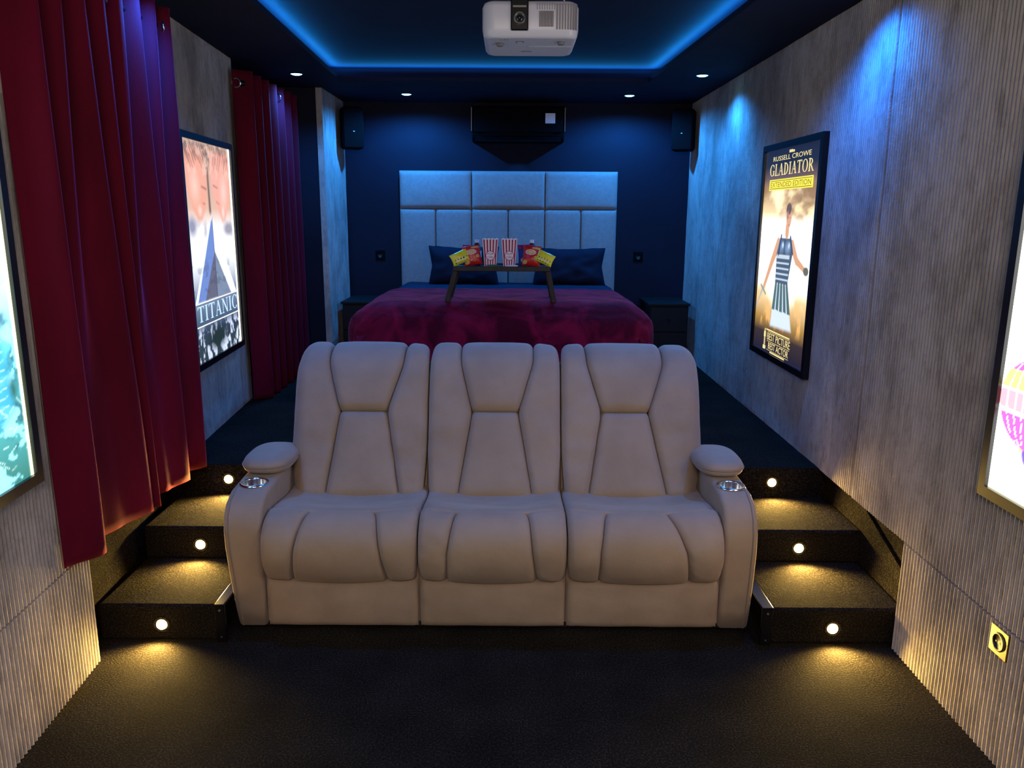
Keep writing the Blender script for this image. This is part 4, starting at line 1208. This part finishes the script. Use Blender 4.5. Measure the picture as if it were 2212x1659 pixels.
def bottle(cx, cy, label):
    t = thing('water_bottle', label, 'bottle', (cx, cy, TZ), 'small bottles on the bed tray')
    lathe('bottle_body', [(.0, 0), (.026, .001), (.029, .006), (.029, .045), (.0275, .06), (.029, .075), (.0285, .105), (.022, .125), (.0125, .140), (.0115, .146)], (cx, cy, TZ), (0, 0, 1), M['pet'], t, 28)
    lathe('bottle_label', [(.0294, .048), (.0297, .05), (.0297, .09), (.0294, .092)], (cx, cy, TZ), (0, 0, 1), M['label'], t, 28)
    lathe('bottle_cap', [(.0145, .143), (.0145, .160), (.013, .163), (.0, .163)], (cx, cy, TZ), (0, 0, 1), M['cap'], t, 24)
    rebase(t)
bottle(-.232, 5.155, 'small bottle with white cap behind the left crisp bags')
bottle(.122, 5.155, 'small bottle with white cap behind the right crisp bags')
bag('wrapped_bar', 'green wrapped bar lying on the tray before the left popcorn box', 'snack bar', (-.125, 4.925, TZ), .080, .020, 0, 0, M['green'], [], GR, lean=.9, puff=.006)
bag('wrapped_bar', 'grey wrapped bar lying on the tray before the right popcorn box', 'snack bar', (-.005, 4.925, TZ), .075, .018, 0, 0, M['label'], [], GR, lean=.9, puff=.005)

# ------------------------------------------------------------------ wall and ceiling fittings
ac = thing('air_conditioner', 'black wall air conditioner with a white sticker above the bed', 'air conditioner', (.035, 6.93, 2.215))
extrude_profile('housing', [(6.93, 2.225), (6.93, 2.50), (6.74, 2.50), (6.705, 2.485), (6.70, 2.45), (6.705, 2.29), (6.76, 2.225)], -.342, .416, M['cloth'], ac, bevel=.008)
box2('front_panel', (-.325, 6.688, 2.292), (.399, 6.704, 2.478), M['cloth'], ac, bevel=.006)
box('air_flap', (.037, 6.728, 2.255), (.70, .008, .075), M['blackgloss'], ac, rot=Matrix.Rotation(math.radians(-38), 3, 'X'), bevel=.002)
for x in (-.343, .417): box2('side_trim', (x - .003, 6.69, 2.30), (x + .003, 6.70, 2.485), M['ring'], ac)
box2('sticker', (.257, 6.6865, 2.362), (.337, 6.6885, 2.440), M['label'], ac)
bm = bmesh.new(); [bm_box(bm, (.037, 6.80 + .022 * i, 2.502), (.66, .010, .006)) for i in range(5)]
from_bm('intake_slats', bm, M['blackgloss'], ac)
rebase(ac)

def speaker(cx, cy, face, label):
    t = thing('speaker', label, 'speaker', (cx, cy, 2.15), 'black corner speakers')
    rot = Matrix.Rotation(face, 3, 'Z')
    def at(x, y, z): return Vector((cx, cy, 0)) + rot @ Vector((x, y, 0)) + Vector((0, 0, z))
    bm = bmesh.new(); bm_box(bm, at(0, .0, 2.315), (.175, .15, .33), rot, bevel=.03, seg=4); from_bm('cabinet', bm, M['cloth'], t)
    bm = bmesh.new(); bm_box(bm, at(0, -.080, 2.315), (.160, .012, .31), rot, bevel=.005); g = from_bm('grille', bm, M['cloth'], t)
    bm = bmesh.new(); bm_box(bm, at(0, -.0875, 2.285), (.012, .003, .006), rot); tag(from_bm('badge', bm, M['label'], g), 'tiny white badge')
    bm = bmesh.new(); bm_box(bm, at(0, .13, 2.315), (.05, .14, .05), rot, bevel=.005); from_bm('wall_bracket', bm, M['blackmetal'], t)
    rebase(t)
speaker(-1.318, 6.70, math.radians(22), 'black wall speaker in the corner by the textured column')
speaker(1.385, 6.70, math.radians(-22), 'black wall speaker in the corner by the right wall')

def socket(kind, c, n, label, mat, w=.082):
    """recess socket: square plate, round well, two pin holes"""
    n = Vector(n); t = thing('power_socket', label, 'power socket', c, kind)
    ux = Vector((0, 0, 1)).cross(n).normalized(); uz = Vector((0, 0, 1)); C = Vector(c)
    rot = Matrix((ux, -n, uz)).transposed()
    bm = bmesh.new(); bm_box(bm, C + n * .004, (w, .008, w), rot, bevel=.002); from_bm('plate', bm, mat, t)
    lathe('socket_ring', [(.022, .0085), (.0225, .011), (.028, .0115), (.030, .0085)], C, n, mat, t, 32)
    lathe('socket_well', [(.022, .0105), (.0215, .0090), (.0, .0088)], C, n, M['black'], t, 32)
    bm = bmesh.new()
    for s_ in (-1, 1): bm_cyl(bm, C + ux * .009 * s_ + n * .0088, C + ux * .009 * s_ + n * .0096, .0028, 12)
    from_bm('pin_hole', bm, M['ring'], t)
    rebase(t)
socket('bronze wall sockets', (XR - .0064, 2.172, .384), (-1, 0, 0), 'bronze power socket low on the ribbed right wall', M['bronze'], .088)
socket('black wall sockets', (-1.152, YB, 1.284), (0, -1, 0), 'black power socket on the navy wall left of the headboard', M['cloth'])
socket('black wall sockets', (1.090, YB, 1.284), (0, -1, 0), 'black power socket on the navy wall right of the headboard', M['cloth'])

# projector
pj = thing('projector', 'white projector hanging upside down from the ceiling tray', 'projector', (.056, 3.05, 2.24))
PX0, PX1, PY0, PY1, PZ0, PZ1 = -.110, .222, 2.885, 3.235, 2.238, 2.358
def rrect(x0, x1, y0, y1, r, n=8):
    pts = []
    for (cx, cy, a0) in ((x1 - r, y1 - r, 0), (x0 + r, y1 - r, PI / 2), (x0 + r, y0 + r, PI), (x1 - r, y0 + r, 1.5 * PI)):
        for k in range(n + 1):
            a_ = a0 + PI / 2 * k / n; pts.append((cx + r * math.cos(a_), cy + r * math.sin(a_)))
    return pts
verts = []; faces = []
levels = [(PZ0, .020), (PZ0 + .003, .010), (PZ0 + .012, .003), (PZ0 + .03, 0), (PZ1 - .02, 0), (PZ1 - .006, .006), (PZ1, .018)]
n_ = 36
for z, ins in levels:
    for x, y in rrect(PX0 + ins, PX1 - ins, PY0 + ins, PY1 - ins, .045 - min(ins, .02)): verts.append((x, y, z))
for j in range(len(levels) - 1):
    for i in range(n_): faces.append((j * n_ + i, j * n_ + (i + 1) % n_, (j + 1) * n_ + (i + 1) % n_, (j + 1) * n_ + i))
faces.append(tuple(range(n_ - 1, -1, -1))); faces.append(tuple((len(levels) - 1) * n_ + i for i in range(n_)))
bd = link_mesh('body', verts, faces, M['projector'], pj)
for p_ in bd.data.polygons: p_.use_smooth = len(p_.vertices) == 4
fix_normals(bd)
lm = bmesh.new(); bm_box(lm, (.018, PY0 - .001, 2.309), (.061, .010, .100), bevel=.004); lp = from_bm('lens_panel', lm, M['blackgloss'], pj)
lathe('lens_ring', [(.012, .004), (.0155, .009), (.020, .009), (.0215, .0)], (.018, PY0 - .005, 2.298), (0, -1, 0), M['ring'], lp, 32)
lathe('lens_glass', [(.0135, .002), (.010, .006), (.005, .008), (.0, .0085)], (.018, PY0 - .005, 2.298), (0, -1, 0), M['lens'], lp, 24)
bm = bmesh.new(); bm_box(bm, (.018, PY0 - .006, 2.335), (.046, .003, .006)); from_bm('focus_ring', bm, M['ring'], lp)
bm = bmesh.new()
for i in range(10): bm_box(bm, (.087 + .005 * i, PY0 - .0005, 2.297), (.0022, .004, .050))
tag(from_bm('small_vent', bm, M['grille'], pj), 'small dark ribbed vent')
bm = bmesh.new()
for i in range(8): bm_box(bm, (.146 + .0095 * i, PY0 + (.0006 if i < 4 else .0015 + (i - 4) ** 2 * .0011), 2.305), (.0045, .006, .082))
for i in range(8): bm_box(bm, (.078 + .0085 * i, PY0 - .0002, 2.338), (.002, .002, .022))
tag(from_bm('large_vent', bm, M['vent'], pj), 'tall grey vent slots at the right end')
bm = bmesh.new()
for i in range(3): bm_box(bm, (-.045 + .011 * i, PY0 + .035, PZ0 - .0005), (.002, .020, .002))
bm_box(bm, (.020, PY0 + .075, PZ0 - .0008), (.026, .026, .002), bevel=.0005); bm_box(bm, (.045, PY0 + .235, PZ0 - .0005), (.040, .004, .002))
from_bm('underside_marks', bm, M['vent'], pj)
bm = bmesh.new(); bm_box(bm, (.020, PY0 + .075, PZ0 - .0015), (.020, .018, .002)); bm_box(bm, (.130, PY0 + .16, PZ0 - .001), (.155, .030, .003), bevel=.001)
tag(from_bm('service_cover', bm, M['projector'], pj), None)
for (x, y) in ((-.050, PY0 + .10), (.165, PY0 + .07)): lathe('foot', [(.0, .010), (.011, .010), (.013, .004), (.014, .0)], (x, y, PZ0), (0, 0, -1), M['vent'], pj, 20)
bm = bmesh.new()
for a_ in (45, 135, 225, 315):
    e = Vector((.056 + .11 * math.cos(math.radians(a_)), 3.06 + .11 * math.sin(math.radians(a_)), PZ1 + .008)); c0 = Vector((.056, 3.06, PZ1 + .03)); d_ = e - c0
    bm_box(bm, (c0 + e) / 2, (d_.length, .018, .005), Vector((1, 0, 0)).rotation_difference(d_.normalized()).to_matrix())
    bm_cyl(bm, (e.x, e.y, PZ1 - .001), (e.x, e.y, PZ1 + .012), .006, 12)
bm_cyl(bm, (.056, 3.06, PZ1 + .02), (.056, 3.06, ZU - .004), .019, 20); bm_cyl(bm, (.056, 3.06, ZU - .010), (.056, 3.06, ZU), .055, 28)
from_bm('ceiling_mount', bm, M['blackmetal'], pj)
tube('white_cable', [(.21, 3.15, 2.37), (.20, 3.10, 2.395), (.175, 3.02, 2.385), (.18, 3.0, 2.42), (.10, 3.06, 2.50), (.075, 3.07, 2.64)], .004, M['label'], pj)
rebase(pj)

# ------------------------------------------------------------------ fill light added behind the camera
def area(name, loc, target, sx, sy, e, col):
    ld = bpy.data.lights.new(name, 'AREA'); ld.shape = 'RECTANGLE'; ld.size = sx; ld.size_y = sy; ld.energy = e; ld.color = col
    lo = bpy.data.objects.new(name, ld); COL.objects.link(lo); lo.location = loc
    lo.rotation_euler = (Vector(target) - Vector(loc)).to_track_quat('-Z', 'Y').to_euler(); return lo
area('front_fill_light', (0, -.9, 2.5), (0, 2.6, .5), 1.4, .3, 58, (1, .82, .73))  # unseen warm fill toward the sofa, added without any fitting

w = bpy.data.worlds.new('world'); scene.world = w; w.use_nodes = True
w.node_tree.nodes['Background'].inputs[0].default_value = (.02, .03, .08, 1); w.node_tree.nodes['Background'].inputs[1].default_value = .3

# ------------------------------------------------------------------ camera
p, roll = .2142, .0063
F = Vector((0, math.cos(p), -math.sin(p))); R0 = Vector((1, 0, 0)); U0 = R0.cross(F)
Rv = R0 * math.cos(roll) + U0 * math.sin(roll); Uv = Rv.cross(F)
cd = bpy.data.cameras.new('camera'); cam = bpy.data.objects.new('camera', cd); COL.objects.link(cam)
cam.matrix_world = Matrix((Rv, Uv, -F)).transposed().to_4x4(); cam.location = (0, 0, 1.65)
cd.sensor_width = 36; cd.lens = 1699 / 2212 * 36; cd.clip_start = .05
scene.camera = cam
scene.view_settings.view_transform = 'Standard'; scene.view_settings.look = 'None'; scene.view_settings.gamma = 1
scene.view_settings.exposure = 0
scene.view_settings.use_curve_mapping = False
